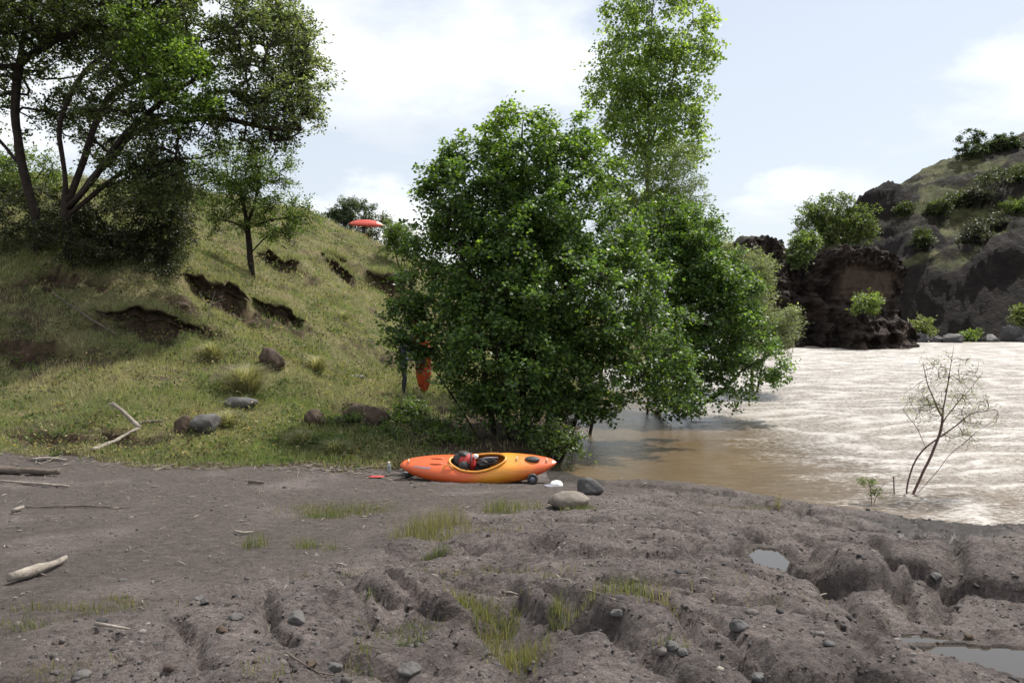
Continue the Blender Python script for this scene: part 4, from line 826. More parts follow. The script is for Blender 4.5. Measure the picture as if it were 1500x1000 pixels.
nc = 1500; cd_ = 13.9 * (58 / 13.9) ** rng.random(nc) ** 1.1; cx0_ = (rng.uniform(-60, 640, nc) - 750) / F * cd_; zc_, bm_, _, so_ = height(cx0_, cd_, True); okc = (bm_ > .7) & (zc_ > .15); cx0_, cd_, zc_ = cx0_[okc], cd_[okc], zc_[okc]; nc = len(cx0_)
per = 34; kk = np.repeat(np.arange(nc), per); rr_ = (.05 + .006 * cd_[kk]) * rng.uniform(.5, 1.8, nc)[kk]
lp = np.stack([cx0_[kk] + rng.normal(0, 1, len(kk)) * rr_, cd_[kk] + rng.normal(0, 1, len(kk)) * rr_, zc_[kk] + np.abs(rng.normal(0, .6, len(kk))) * rr_], -1)
wp_ = np.array([(.05, .075, .024), (.085, .12, .036), (.10, .075, .045), (.22, .19, .10), (.055, .045, .03)]); lc = wp_[rng.choice(5, nc, p=[.30, .34, .10, .20, .06])][kk] * np.exp(rng.normal(0, .2, len(kk)))[:, None]
V, t3, c4 = leaves(lp, (.035 + .0022 * cd_[kk])[:, None], .5, rng, lc, -.2, .4)
tag(link('hillside_weeds', mesh_np('hillside_weeds', V, t3, M['grass'], False, cols=c4)), 'small weeds and dry clumps dotted through the hillside grass', 'weeds', kind='stuff')
TUFTS = [  # photo position, half sizes m, blades, height, dryness
    (500, 750, .60, .34, 1500, .13, .45), (470, 758, .3, .2, 500, .12, .2), (620, 785, .30, .30, 650, .26, .55), (650, 770, .34, .30, 500, .30, .75), (735, 748, .22, .22, 420, .24, .35), (775, 745, .2, .15, 200, .15, .4), (374, 800, .12, .14, 160, .20, .3), (450, 802, .14, .12, 170, .16, .3), (485, 805, .08, .08, 60, .13, .3),
    (120, 893, .45, .10, 420, .09, .5), (40, 918, .25, .10, 240, .08, .35), (175, 880, .14, .07, 120, .09, .7), (695, 890, .18, .10, 330, .13, .45), (725, 925, .15, .20, 520, .15, .5), (755, 975, .16, .20, 480, .14, .65), (585, 930, .22, .12, 260, .07, .3), (600, 945, .10, .06, 150, .07, .05), (530, 975, .1, .1, 80, .10, .4),
    (880, 868, .25, .06, 170, .13, .5), (925, 868, .10, .08, 160, .16, .3), (862, 744, .16, .05, 170, .10, .2), (838, 746, .16, .04, 130, .09, .3), (1060, 742, .35, .10, 170, .08, .45), (1110, 745, .25, .08, 150, .08, .4), (1140, 742, .06, .06, 60, .30, .9), (818, 905, .05, .10, 110, .18, .35), (640, 812, .12, .05, 200, .12, .1), (655, 838, .25, .06, 110, .08, .6),
    (985, 945, .08, .06, 80, .10, .2), (970, 885, .10, .05, 60, .22, .95), (1130, 880, .6, .5, 40, .16, .95), (700, 780, .5, .3, 160, .14, .8), (770, 840, .45, .14, 240, .10, .85), (735, 705, .5, .05, 200, .09, .75), (830, 690, .35, .10, 220, .22, .5), (910, 695, .6, .15, 70, .35, .95), (80, 990, .2, .15, 120, .08, .6), (390, 985, .15, .1, 80, .07, .4), (520, 845, .15, .1, 60, .09, .5), (440, 845, .1, .05, 60, .07, .6), (540, 870, .06, .05, 60, .08, .2)]
VV, QQ, TT, CC = [], [], [], []; off = 0
for (a, b, rx, ry, n, hh, dr) in TUFTS:
    n = int(n * .8)
    c = on(a, b); r = np.sqrt(rng.random(n)) * (1 + .25 * rng.normal(size=n)); th = rng.uniform(0, 2 * math.pi, n)
    x = c[0] + rx * r * np.cos(th); y = c[1] + ry * r * np.sin(th)
    dd = np.clip(dr + rng.normal(0, .28, n), 0, 1)[:, None]
    col = ((1 - dd) * np.array([.075, .112, .030]) + dd * np.array([.22, .185, .10])) * np.exp(rng.normal(0, .2, n))[:, None]
    V, q4, t3, c5 = blades(x, y, hh * .8 * rng.uniform(.25, 1.25, n), np.full(n, .0036) * rng.uniform(.7, 1.5, n), col, rng)
    VV.append(V); QQ.append(q4 + off); TT.append(t3 + off); CC.append(c5); off += len(V)
tag(link('grass_patches', mesh_np('grass_patches', np.vstack(VV), [np.vstack(QQ), np.vstack(TT)], M['grass'], False, cols=np.vstack(CC))), 'thin grass growing in the hollows of the rock shelf', 'grass', kind='stuff')

def tussock(px, py, r, hgt, n, lb, seed, dr=.6):
    n = int(n * .45); hgt *= 1.25; c = on(px, py); rg = np.random.default_rng(seed); th = rg.uniform(0, 2 * math.pi, n); el = rg.uniform(.35, 1.0, n) ** .7
    ln = hgt * rg.uniform(.7, 1.25, n); r0 = r * .25 * np.sqrt(rg.random(n)); o = np.stack([np.cos(th) * r0, np.sin(th) * r0, 0 * th], -1)
    out = np.stack([np.cos(th), np.sin(th), 0 * th], -1); cs = np.cos(el * 1.45)[:, None]; sn = np.sin(el * 1.45)[:, None]
    up = np.array([0, 0, 1.]); p1 = o + ln[:, None] * .55 * (out * cs * .8 + up * sn); p2 = p1 + ln[:, None] * .5 * (out * (cs * .6 + .5) + up * (sn * .5 - .35))
    s = np.stack([-np.sin(th), np.cos(th), 0 * th], -1) * .006
    V = np.stack([o - s, o + s, p1 + s * .8, p2, p1 - s * .8], 1).reshape(-1, 3); i = np.arange(n)[:, None] * 5
    dd = np.clip(dr + rg.normal(0, .25, n), 0, 1)[:, None]; col = ((1 - dd) * np.array([.17, .20, .09]) + dd * np.array([.37, .33, .22])) * np.exp(rg.normal(0, .2, n))[:, None]
    o_ = link('grass_tussock', mesh_np('grass_tussock', V, [np.concatenate([i, i + 1, i + 2, i + 4], 1), np.concatenate([i + 4, i + 2, i + 3], 1)], M['grass'], False, cols=np.repeat(col, 5, 0)), loc=c - np.array([0, 0, .03]))
    tag(o_, lb, 'grass tussock', 'bunchgrass tussocks on the slope')
tussock(362, 582, .5, .95, 2600, 'largest arching straw tussock above the grey boulder', 211)
tussock(465, 548, .4, .70, 1300, 'pale tussock right of the brown boulder', 212, .65)
tussock(312, 527, .4, .60, 1000, 'small tussock up the slope left of the largest one', 213, .6)
tussock(505, 470, .4, .6, 700, 'greenish tussock on the upper slope by the path', 214, .3)
tussock(440, 655, .3, .42, 900, 'leaning pale grass clump at the bank foot', 215, .5)
tussock(490, 668, .3, .42, 900, 'green grass clump beside the twig pile', 216, .3)
tussock(335, 625, .3, .45, 700, 'wispy grass clump against the grey boulder', 217, .6)

# ------------------------------------------------------------------ stones, pebbles, wood
_t = (1 + 5 ** .5) / 2
ICO_V = np.array([(-1, _t, 0), (1, _t, 0), (-1, -_t, 0), (1, -_t, 0), (0, -1, _t), (0, 1, _t), (0, -1, -_t), (0, 1, -_t), (_t, 0, -1), (_t, 0, 1), (-_t, 0, -1), (-_t, 0, 1)]) / math.sqrt(1 + _t * _t)
ICO_F = np.array([(0, 11, 5), (0, 5, 1), (0, 1, 7), (0, 7, 10), (0, 10, 11), (1, 5, 9), (5, 11, 4), (11, 10, 2), (10, 7, 6), (7, 1, 8), (3, 9, 4), (3, 4, 2), (3, 2, 6), (3, 6, 8), (3, 8, 9), (4, 9, 5), (2, 4, 11), (6, 2, 10), (8, 6, 7), (9, 8, 1)])
def ico(level):
    v = [tuple(p) for p in ICO_V]; f = ICO_F.tolist()
    for _ in range(level):
        cache = {}; nf = []
        def mid(a, b):
            k = (min(a, b), max(a, b))
            if k not in cache:
                m = np.array(v[a]) + np.array(v[b]); v.append(tuple(m / np.linalg.norm(m))); cache[k] = len(v) - 1
            return cache[k]
        for a, b, c in f:
            x_, y_, z_ = mid(a, b), mid(b, c), mid(c, a); nf += [(a, x_, z_), (b, y_, x_), (c, z_, y_), (x_, y_, z_)]
        f = nf
    return np.array(v), np.array(f)
ICO3, ICO3F = ico(3); ICO1, ICO1F = ico(1)
def stone_v(seed, facets=9, smooth=.5, rough=.05):
    rg = np.random.default_rng(seed); v = ICO3.copy(); r = np.ones(len(v))
    for _ in range(facets):
        nrm = rg.normal(size=3); nrm /= np.linalg.norm(nrm); k = v @ nrm; lim = rg.uniform(.55, .85)
        r = np.where(k * r > lim, r * (1 - smooth) + smooth * lim / np.maximum(k, .2), r)
    r = r * (1 + rough * fbm(v[:, 0] * 2.2 + v[:, 2] * 1.7 + seed, v[:, 1] * 2.2 - v[:, 2], 4, seed))
    return v * r[:, None]
def stone(name, px, py, size, mat, lb, seed, rz=0, facets=9, smooth=.6, rough=.08, sink=.2, cat='stone', group=None, loc=None, tilt=0):
    c = np.array(loc, float) if loc is not None else on(px, py)
    v = stone_v(seed, facets, smooth, rough) * np.array(size) * .5
    me = mesh_np(name, v, ICO3F, M[mat], smooth < .94); o = link(name, me, loc=(c[0], c[1], c[2] + size[2] * (.5 - sink))); o.rotation_euler = (0, tilt, rz)
    return tag(o, lb, cat, group)
stone('boulder', 862, 724, (.46, .38, .30), 'stone_dark', 'dark angular boulder right of the white cap', 301, .4, 12, .95, .03, .2, 'boulder')
stone('boulder', 833, 742, (.50, .36, .24), 'stone_tan', 'pale rounded boulder in front of the dark angular one', 302, .1, 5, .4, .06, .2, 'boulder')
stone('boulder', 300, 632, (.80, .55, .50), 'stone', 'grey lichened boulder in the grass by the driftwood fork', 303, .2, 12, .9, .08, .22, 'boulder')
stone('boulder', 268, 632, (.40, .4, .46), 'stone_brown', 'smaller boulder leaning on the grey lichened boulder', 304, .2, 9, .8, .08, .25, 'boulder')
stone('boulder', 402, 537, (.95, .7, .62), 'stone_brown', 'brown mossy boulder halfway up the slope', 305, -.3, 10, .8, .1, .25, 'boulder', tilt=.5)
stone('boulder', 462, 621, (.50, .45, .42), 'stone_brown', 'dark brown boulder left of the earth mound', 306, .2, 7, .6, .08, .2, 'boulder')
stone('boulder', 352, 594, (.8, .45, .32), 'stone', 'half buried tan boulder under the largest tussock', 307, 0, 6, .5, .06, .3, 'boulder')
stone('flat_stone', 520, 553, (.7, .5, .12), 'stone', 'flat grey stone on the path at the slope foot', 308, 0, 6, .5, .05, .2)
stone('boulder', 265, 455, (.45, .4, .4), 'stone_brown', 'dark lump of rock on the earth scarp', 309, 0, 7, .7, .1, .25, 'boulder')
stone('earth_mound', 535, 625, (1.15, .9, .75), 'stone_brown', 'brown crumbling earth mound left of the alder', 310, 0, 10, .8, .2, .3, 'mound')
CB = [(1083, 918, .11, 'stone_dark', 'dark round cobble on the ridge of rock'), (1370, 848, .15, 'stone_dark', 'bluish cobble in the hollow left of the right hump'), (983, 948, .09, 'stone', 'grey cobble in the narrow groove'), (345, 905, .10, 'stone', 'pointed grey stone on the left rock'), (292, 878, .09, 'stone', 'grey block near the left end of the rock'), (300, 882, .08, 'stone_dark', 'small dark stone beside the grey block'),
      (435, 908, .14, 'stone', 'flat grey stone set in the rounded rock'), (325, 925, .09, 'stone_brown', 'dull stone below the pointed grey stone'), (490, 980, .12, 'stone', 'grey cobble by the curved twig'), (455, 974, .08, 'stone_brown', 'reddish pebble beside the curved twig'), (600, 985, .14, 'stone', 'rough grey lump at the bottom edge'), (120, 992, .11, 'stone', 'pale grey cobble in the bottom left'),
      (905, 900, .09, 'stone', 'bluish stone on top of the undercut rock'), (715, 957, .06, 'stone', 'small cobble at the tip of the long rock'), (1340, 937, .09, 'stone_dark', 'dark stone beside the lower puddle'), (1110, 992, .09, 'stone_dark', 'dark cobble at the bottom right of centre'), (1000, 955, .07, 'stone', 'light stone in the grassy notch'), (180, 850, .07, 'stone', 'small grey stone on the dirt flat'), (1420, 935, .08, 'stone_brown', 'brown stone on the sand by the puddle'), (1215, 945, .07, 'stone_dark', 'black pebble on the smooth rock above the groove')]
for i, (a, b, s, mt, lb) in enumerate(CB): stone('cobble', a, b, (s * .92, s * .76, s * .6), mt, lb, 330 + i, i * 1.3, 11, .9, .08, .42, 'stone', 'cobbles on the rock shelf')
FB = ['far waterline boulder nearest the gorge mouth', 'second far waterline boulder from the gorge mouth', 'wide far waterline boulder left of the low green plant', 'small far boulder in front of the low green plant', 'far waterline boulder just right of the low green plant', 'rounded far boulder midway between plant and right edge', 'small far boulder left of the tallest one', 'tallest far waterline boulder near the right edge', 'far waterline boulder cut by the right edge', 'smallest far boulder left of the wide one', 'tiny far boulder between two larger ones right of the plant']
for i, (a, s) in enumerate([(1345, 2.2), (1372, 1.7), (1395, 2.4), (1412, 1.2), (1432, 1.6), (1452, 2.0), (1470, 1.3), (1485, 2.6), (1500, 2.2), (1385, 1.1), (1442, 1.0)]):
    q = P(a, 497, 84.5 - (i % 3)); q[2] = 0
    stone('river_boulder', 0, 0, (s * 1.0, s * .9, s * (.62 if i != 7 else 1.1)), 'stone_dark', FB[i], 360 + i, i * .9, 9, .8, .12, .3, 'boulder', 'boulders along the far waterline', loc=q)

# pebbles set in the rock
rng = np.random.default_rng(220); n = 10500
d = 3.2 + 9.5 * rng.random(n) ** 1.35; px_ = rng.uniform(-60, 1560, n); x = (px_ - 750) / F * d; z = height(x, d)
ok = (z > .12) & (bankmask(x, d) < .3) & (rng.random(n) < .45 + .55 * rockmask(x, d)); x, d, z = x[ok], d[ok], z[ok]; n = len(x)
s = np.minimum(.0052 * np.exp(rng.normal(0, .55, n)) + .002 * rng.random(n), .026) * (1 + .04 * d)
pal = np.array([(.026, .024, .025), (.055, .049, .048), (.086, .075, .071), (.13, .112, .102), (.21, .19, .17), (.06, .043, .036)])
pc = pal[rng.choice(6, n, p=[.24, .36, .25, .05, .01, .09])] * np.exp(rng.normal(0, .15, n))[:, None]
ctr = np.stack([x, d, z - s * .15], -1); sc3 = s[:, None] * rng.uniform(.7, 1.3, (n, 3)) * np.array([1, 1, .75])
PV, PF, PC = [], [], []; off = 0
for sel, iv, fv in ((s > .017, ICO1, ICO1F), (s <= .017, ICO_V, ICO_F)):
    k = int(sel.sum()); bv = iv[None] * (1 + .16 * rng.normal(size=(k, len(iv), 1))) * sc3[sel][:, None, :] + ctr[sel][:, None, :]
    PV.append(bv.reshape(-1, 3)); PF.append((fv[None] + (np.arange(k) * len(iv))[:, None, None]).reshape(-1, 3) + off); PC.append(np.repeat(pc[sel], len(iv), 0)); off += k * len(iv)
tag(link('pebbles', mesh_np('pebbles', np.vstack(PV), np.vstack(PF), M['pebble'], True, cols=np.vstack(PC))), 'pebbles set in the rock and lying on the dirt', 'pebbles', kind='stuff')

def wood(name, pts, rads, mat, lb, seed, cat='driftwood', branches=(), group=None, sides=9):
    rg = np.random.default_rng(seed); pts = np.array(pts); o0 = pts[0].copy()
    mb = MB(); c = jag(pts - o0, .12, .012, rg); r = np.interp(np.linspace(0, 1, len(c)), np.linspace(0, 1, len(rads)), rads); r = .78 * r * (1 + .18 * np.sin(np.arange(len(r)) * 1.9 + seed)); mb.tube(c, r, sides, True, .22, seed)
    ob_ = mb.build(name, M[mat], loc=o0)
    for bp, br in branches:
        m2 = MB(); c = jag(np.array(bp) - o0, .10, .01, rg); r = np.interp(np.linspace(0, 1, len(c)), np.linspace(0, 1, len(br)), br); m2.tube(c, r, 7, True, .14, seed + 1); m2.build('branch', M[mat], ob_)
    return tag(ob_, lb, cat, group)
def gr(px, py, dz=0.0):
    p = on(px, py); p[2] += dz; return p
def upw(px, py, ref):   # a point standing above the ground at the distance of ref
    return P(px, py, ref[1])
wood('driftwood_branch', [gr(14, 856, .05), gr(45, 848, .055), gr(75, 836, .05), gr(97, 824, .045)], [.048, .046, .036, .022], 'drift', 'thick bleached branch lying on the dirt at the left', 401)
f0 = gr(135, 664, .07); f1 = gr(172, 652, .10); f2 = gr(204, 634, .10)
wood('forked_driftwood', [f0, f1, f2], [.05, .045, .04], 'drift', 'grey forked driftwood limb reaching up from the grass', 402, branches=[([f2, upw(188, 610, f2), upw(178, 600, f2), upw(167, 592, f2)], [.05, .042, .036, .03]), ([upw(167, 592, f2), upw(158, 591, f2)], [.03, .012]), ([upw(170, 594, f2), upw(160, 598, f2)], [.025, .008]), ([upw(170, 593, f2), upw(164, 588, f2)], [.022, .008])])
wood('driftwood_log', [gr(-30, 692, .07), gr(30, 695, .07), gr(86, 697, .07)], [.075, .07, .06], 'drift_dark', 'dark weathered log at the left edge of the dirt flat', 403)
wood('driftwood_stick', [gr(0, 707, .03), gr(40, 710, .03), gr(100, 715, .03)], [.02, .03, .018], 'drift', 'pale stick just in front of the dark log', 404)
wood('driftwood_stick', [gr(30, 744, .02), gr(110, 744, .02), gr(192, 745, .02)], [.010, .014, .006], 'drift_dark', 'long thin dark stick on the dirt', 405)
wood('wood_block', [gr(19, 753, .04), gr(34, 747, .04)], [.035, .032], 'drift', 'short pale wood stub at the left', 406)
wood('driftwood_stick', [gr(364, 708, .03), gr(386, 710, .03)], [.03, .02], 'drift_dark', 'stubby dark stick alone on the dirt below the bank', 407)
wood('driftwood_stick', [gr(343, 780, .02), gr(356, 784, .025), gr(371, 781, .02)], [.012, .018, .008], 'drift', 'small curved pale stick by the grass tuft', 408)
wood('fallen_branch', [gr(78, 434, .1), gr(120, 464, .1), gr(172, 494, .06)], [.045, .04, .02], 'drift_dark', 'long fallen branch lying down the shaded slope', 409)
wood('curved_twig', [gr(418, 960, .02), gr(440, 975, .02), gr(465, 990, .02), gr(498, 993, .01)], [.005, .006, .006, .003], 'drift_dark', 'thin curved twig at the bottom of the rock', 410, sides=5)
wood('driftwood_stick', [gr(140, 918, .02), gr(165, 922, .02), gr(190, 926, .02)], [.012, .012, .007], 'drift', 'short stick beside the yellow grass strip', 411)
wood('driftwood_log', [gr(196, 625, .06), gr(215, 622, .07), gr(238, 620, .05)], [.035, .05, .03], 'drift_dark', 'rotten split log beside the driftwood fork', 412)
wood('driftwood_stick', [gr(40, 676, .04), gr(70, 674, .04), gr(96, 676, .03)], [.03, .035, .02], 'drift', 'bleached stick at the bank foot above the dark log', 413)
d0 = gr(305, 470, .05)
wood('dead_branch', [d0, upw(309, 450, d0), upw(312, 436, d0), upw(316, 425, d0)], [.02, .016, .01, .005], 'drift', 'bleached dead branch sticking up on the slope', 414, branches=[([upw(309, 450, d0), upw(298, 440, d0), upw(292, 428, d0)], [.012, .01, .004]), ([upw(310, 446, d0), upw(322, 440, d0), upw(330, 438, d0)], [.012, .008, .004]), ([upw(307, 460, d0), upw(292, 458, d0)], [.012, .004])])
wood('driftwood_stick', [gr(815, 845, .02), gr(860, 868, .02), gr(900, 880, .01)], [.006, .007, .004], 'drift', 'thin straw pale stick along the grassy rock ledge', 415, sides=5)
# twigs and litter along the foot of the bank
mb = MB(); rg = np.random.default_rng(420)
for k in range(900):
    if k < 520 and k % 9 in (1, 3, 5, 7): continue
    if k < 330: x = rg.uniform(-9.5, -1.6); y = float(bankline(x)) + rg.normal(-.05, .22)
    elif k < 450: c_ = (-3.25 + rg.normal(0, .45), 13.75 + rg.normal(0, .18)); x, y = c_
    elif k < 520: x, y = -1.9 + rg.normal(0, .5), 13.3 + rg.normal(0, .22)
    else: x, y = rg.uniform(-8, 3), rg.uniform(5, 13.3)
    ln = rg.uniform(.02, .13) * (.45 if k > 520 else 1) * (2.4 if rg.random() < .12 and k < 520 else 1); a = rg.uniform(0, math.pi); z = gz(x, y) + .008
    dx, dy = math.cos(a) * ln, math.sin(a) * ln
    mb.tube([[x - dx, y - dy, z], [x, y, z + .01 + .04 * ln], [x + dx, y + dy, z + rg.uniform(0, .25) * ln]], np.array([.004, .005, .003]) * rg.uniform(.6, 1.8), 4, True)
tag(mb.build('twig_litter', M['drift']), 'bleached twigs and wood chips scattered along the bank foot', 'twigs', kind='stuff')

# ------------------------------------------------------------------ kayaks
def m_kayak(name, end, mid):
    m, t, b = mat_new(name)
    co = t.nodes.new('ShaderNodeTexCoord').outputs['Object']; sx = nd(t, 'SeparateXYZ'); t.links.new(co, sx.inputs[0])
    a = nd(t, 'Math', operation='MULTIPLY_ADD'); t.links.new(sx.outputs[2], a.inputs[0]); a.inputs[1].default_value = -.9; t.links.new(sx.outputs[0], a.inputs[2])
    nz = nd(t, 'Math', operation='MULTIPLY_ADD'); t.links.new(tex_noise(t, 3, 4, .6, co), nz.inputs[0]); nz.inputs[1].default_value = .35; t.links.new(a.outputs[0], nz.inputs[2])
    mr = nd(t, 'MapRange'); mr.inputs['From Min'].default_value = -1.3; mr.inputs['From Max'].default_value = 1.3; t.links.new(nz.outputs[0], mr.inputs['Value'])
    c = ramp(t, mr.outputs[0], [(0.0, end), (.42, end), (.56, mid), (.66, mid), (.84, end), (1, end)])
    sc_ = tex_noise(t, 26, 6, .7, co, (.3, 1, 1)); c = mixc(t, .35, c, ramp(t, sc_, [(.38, (.55, .52, .52)), (.5, (.95, .95, .95)), (.68, (1.15, 1.15, 1.15))]), 'MULTIPLY')
    t.links.new(c, b.inputs['Base Color']); b.inputs['Roughness'].default_value = .38; b.inputs['Specular IOR Level'].default_value = .45
    bump(t, b, sc_, .08, .01); return m
M['kayak'] = m_kayak('orange_yellow_plastic', (.50, .088, .022), (.56, .225, .020)); M['kayak_red'] = m_kayak('red_plastic', (.46, .062, .040), (.48, .07, .045)); M['kayak_orange'] = m_kayak('deep_orange_plastic', (.30, .036, .010), (.32, .045, .010))
M['rim'] = m_simple('yellow_rim', (.54, .225, .028), .4, .15); M['black'] = m_simple('black_rubber', (.018, .018, .019), .6, .3, 20); M['redbag'] = m_simple('red_nylon', (.36, .022, .02), .6, .3, 12, .5, 25); M['white'] = m_simple('white_cloth', (.72, .71, .69), .8, .08, 10, .3, 40); M['cord'] = m_simple('pale_cord', (.62, .5, .36), .7, .15)
M['decal'] = m_simple('grey_print', (.16, .17, .22), .5, .4, 40); M['blue'] = m_simple('blue_jacket', (.02, .026, .06), .8, .3, 10, .4, 20); M['pants'] = m_simple('dark_trousers', (.018, .021, .026), .85, .3, 10, .4, 20); M['skin'] = m_simple('skin', (.42, .24, .165), .55, .08); M['redshirt'] = m_simple('red_brown_vest', (.36, .08, .05), .8, .3)
KL = 2.56
def prof(s):
    w_ = .325 * np.maximum(1e-4, 1 - np.abs(s) ** 2.5) ** .62
    b_ = np.interp(s, [-1, -.85, -.6, -.3, 0, .3, .6, .85, 1], [.235, .135, .055, .012, 0, .012, .075, .20, .31])
    t_ = np.interp(s, [-1, -.96, -.85, -.6, -.35, -.2, 0, .2, .35, .55, .8, .95, 1], [.25, .30, .335, .35, .345, .315, .33, .375, .405, .40, .375, .355, .33])
    return w_, b_ * .95, b_ * .95 + (t_ - b_) * .90
def kpt(s, th):
    w_, b_, t_ = prof(s); zc = b_ + (t_ - b_) * .52; cth, sth = np.cos(th), np.sin(th)
    y = w_ * np.sign(cth) * np.abs(cth) ** .75
    z = np.where(sth > 0, zc + (t_ - zc) * np.abs(sth) ** 1.05, zc - (zc - b_) * np.abs(sth) ** .72)
    return np.stack([s * KL / 2, y, z], -1)
def kayak(root, mat, rim='rim', detail=True):
    S = np.sin(np.linspace(-math.pi / 2, math.pi / 2, 121)); S = .5 * S + .5 * np.linspace(-1, 1, 121); nt_ = 56; TH = np.arange(nt_) * 2 * math.pi / nt_
    G = np.array([[0]] ); SS, TT_ = np.meshgrid(S, TH, indexing='ij'); V = kpt(SS, TT_)
    cx0, ca, cb_ = .0, .45, .215
    e = ((V[..., 0] - cx0) / ca) ** 2 + (V[..., 1] / cb_) ** 2; topm = np.sin(TT_) > .05
    i, j = np.meshgrid(np.arange(len(S) - 1), np.arange(nt_), indexing='ij'); k = (j + 1) % nt_
    q = np.stack([i * nt_ + j, (i + 1) * nt_ + j, (i + 1) * nt_ + k, i * nt_ + k], -1).reshape(-1, 4)
    ev = np.where(topm, e, 9).ravel(); keep = ev[q].max(1) > 1.0
    near_in = (ev < 1) ; Vf = V.reshape(-1, 3).copy(); used = np.zeros(len(Vf), bool); used[q[keep].ravel()] = True
    fx = near_in & used; sc2 = 1 / np.sqrt(ev[fx]); Vf[fx, 0] = cx0 + (Vf[fx, 0] - cx0) * sc2; Vf[fx, 1] *= sc2
    hull = link('hull', mesh_np('hull', Vf, q[keep], M[mat], True), root)
    a = np.linspace(0, 2 * math.pi, 65)
    rp = []
    for t in a:
        xx = cx0 + (ca + .012) * math.cos(t); yy = (cb_ + .012) * math.sin(t); s_ = xx * 2 / KL; w_, b_, t_ = prof(np.array(s_)); zc = b_ + (t_ - b_) * .52
        cth = min(1, abs(yy) / float(w_)) ** (1 / .75); sth = math.sqrt(max(0, 1 - cth * cth)); rp.append((xx, yy, float(zc + (t_ - zc) * sth ** 1.05) + .012))
    m2 = MB(); m2.tube(rp, .021, 8, False); m2.build('cockpit_rim', M[rim], root)
    m2 = MB(); xs = np.linspace(-.22, .10, 8)     # seat pan and back band inside
    sv = np.array([[x_, y_, .05 + .16 * max(0, (-x_ - .02) / .22) ** 1.5 + .10 * (y_ / .18) ** 2] for x_ in xs for y_ in np.linspace(-.18, .18, 7)]); ii_ = np.arange(7)[:, None] * 7 + np.arange(6)[None]
    m2.add(sv, np.stack([ii_, ii_ + 7, ii_ + 8, ii_ + 1], -1).reshape(-1, 4)); m2.build('seat', M['black'], root)
    if detail:
        def surf(s_, y_):
            w_, b_, t_ = prof(np.array(s_)); zc = b_ + (t_ - b_) * .52; c_ = min(1, abs(y_) / float(w_)) ** (1 / .75); return np.array([s_ * KL / 2, y_, float(zc + (t_ - zc) * math.sqrt(max(0, 1 - c_ * c_)) ** 1.05)])
        for s_ in (-.88, .50, .88):
            m2 = MB(); p0 = surf(s_, -.045); p1 = surf(s_, .045); mdl = (p0 + p1) / 2 + np.array([0, 0, .035]); m2.tube([p0, p0 * .6 + mdl * .4 + [0, 0, .015], mdl, p1 * .6 + mdl * .4 + [0, 0, .015], p1], .009, 6); m2.build('grab_loop', M['cord'], root)
        m2 = MB(); c_ = surf(-.37, -.175); a = np.linspace(0, 2 * math.pi, 25); m2.tube(np.stack([c_[0] + .075 * np.cos(a), c_[1] + .035 * np.sin(a), c_[2] - .30 * .035 * np.sin(a) * -4.0 + .006 + 0 * a], -1), .011, 6, False); m2.build('hip_fitting', M['rim'], root)
        m2 = MB(); v = stone_v(5, 3, .3, .02) * np.array([.13, .075, .04]); m2.add(v + surf(.70, 0) + [0, 0, .012], None, ICO3F); m2.build('foam_block', M['black'], root)
        for s0_, s1_, y_ in ((-.62, -.42, -.07), (-.62, -.42, .07)):
            m2 = MB(); m2.tube([surf(s_, y_) + [0, 0, -.006] for s_ in np.linspace(s0_, s1_, 6)], [.006, .022, .026, .026, .02, .006], 7); m2.build('deck_rib', M[mat], root)
        # worn grey print on the deck and on the side
        rg = np.random.default_rng(77)
        def decal(nm, s0_, s1_, thf, rows, hgt):
            m3 = MB()
            for r_ in range(rows):
                s_ = s0_
                while s_ < s1_:
                    wl = rg.uniform(.008, .018); tha = thf + r_ * .11
                    pp = [kpt(np.array(s_), np.array(tha)), kpt(np.array(s_ + wl), np.array(tha)), kpt(np.array(s_ + wl), np.array(tha + hgt)), kpt(np.array(s_), np.array(tha + hgt))]
                    pp = np.array(pp); nn = np.cross(pp[1] - pp[0], pp[3] - pp[0]); nn /= np.linalg.norm(nn) + 1e-9
                    cen = np.array([s_ * KL / 2, 0, .2]); nn = nn if nn @ (pp[0] - cen) > 0 else -nn
                    m3.add(pp + nn * .003, [(0, 1, 2, 3)]); s_ += wl + rg.uniform(.004, .012)
            m3.build(nm, M['decal'], root, smooth=False)
        decal('deck_print', -.80, -.60, math.pi * 1.5 + math.pi - .62 + math.pi - .0, 2, .08) if False else decal('deck_print', -.80, -.60, math.pi * .5 + .45, 2, .10)
        decal('side_print', -.16, .16, math.pi + .42, 1, .10)
    return hull
kc = on(700, 706); ke = empty('beached_kayak', (kc[0], kc[1] + .22, gz(kc[0], kc[1] + .2) + .045), (math.radians(27), 0, math.radians(-2)))
tag(ke, 'orange and yellow whitewater kayak beached on the rock by the river', 'kayak'); kayak(ke, 'kayak')
k2 = on(624, 577); e2 = empty('upright_kayak', (k2[0] - .02, k2[1] + .05, gz(k2[0], k2[1]) + 1.27), (0, 0, 0)); e2.rotation_euler = (math.radians(4), math.radians(-90 - 6), math.radians(50))
tag(e2, 'deep orange kayak stood upright beside the person under the alder', 'kayak'); kayak(e2, 'kayak_orange', 'black', False)
k3 = P(536, 331, 60.2); e3 = empty('carried_kayak', tuple(k3 + np.array([0, .12, .34])), (math.radians(180 + 48), math.radians(1), math.radians(6)))
tag(e3, 'red kayak carried upside down overhead on the hill', 'kayak'); kayak(e3, 'kayak_red', 'black', False)

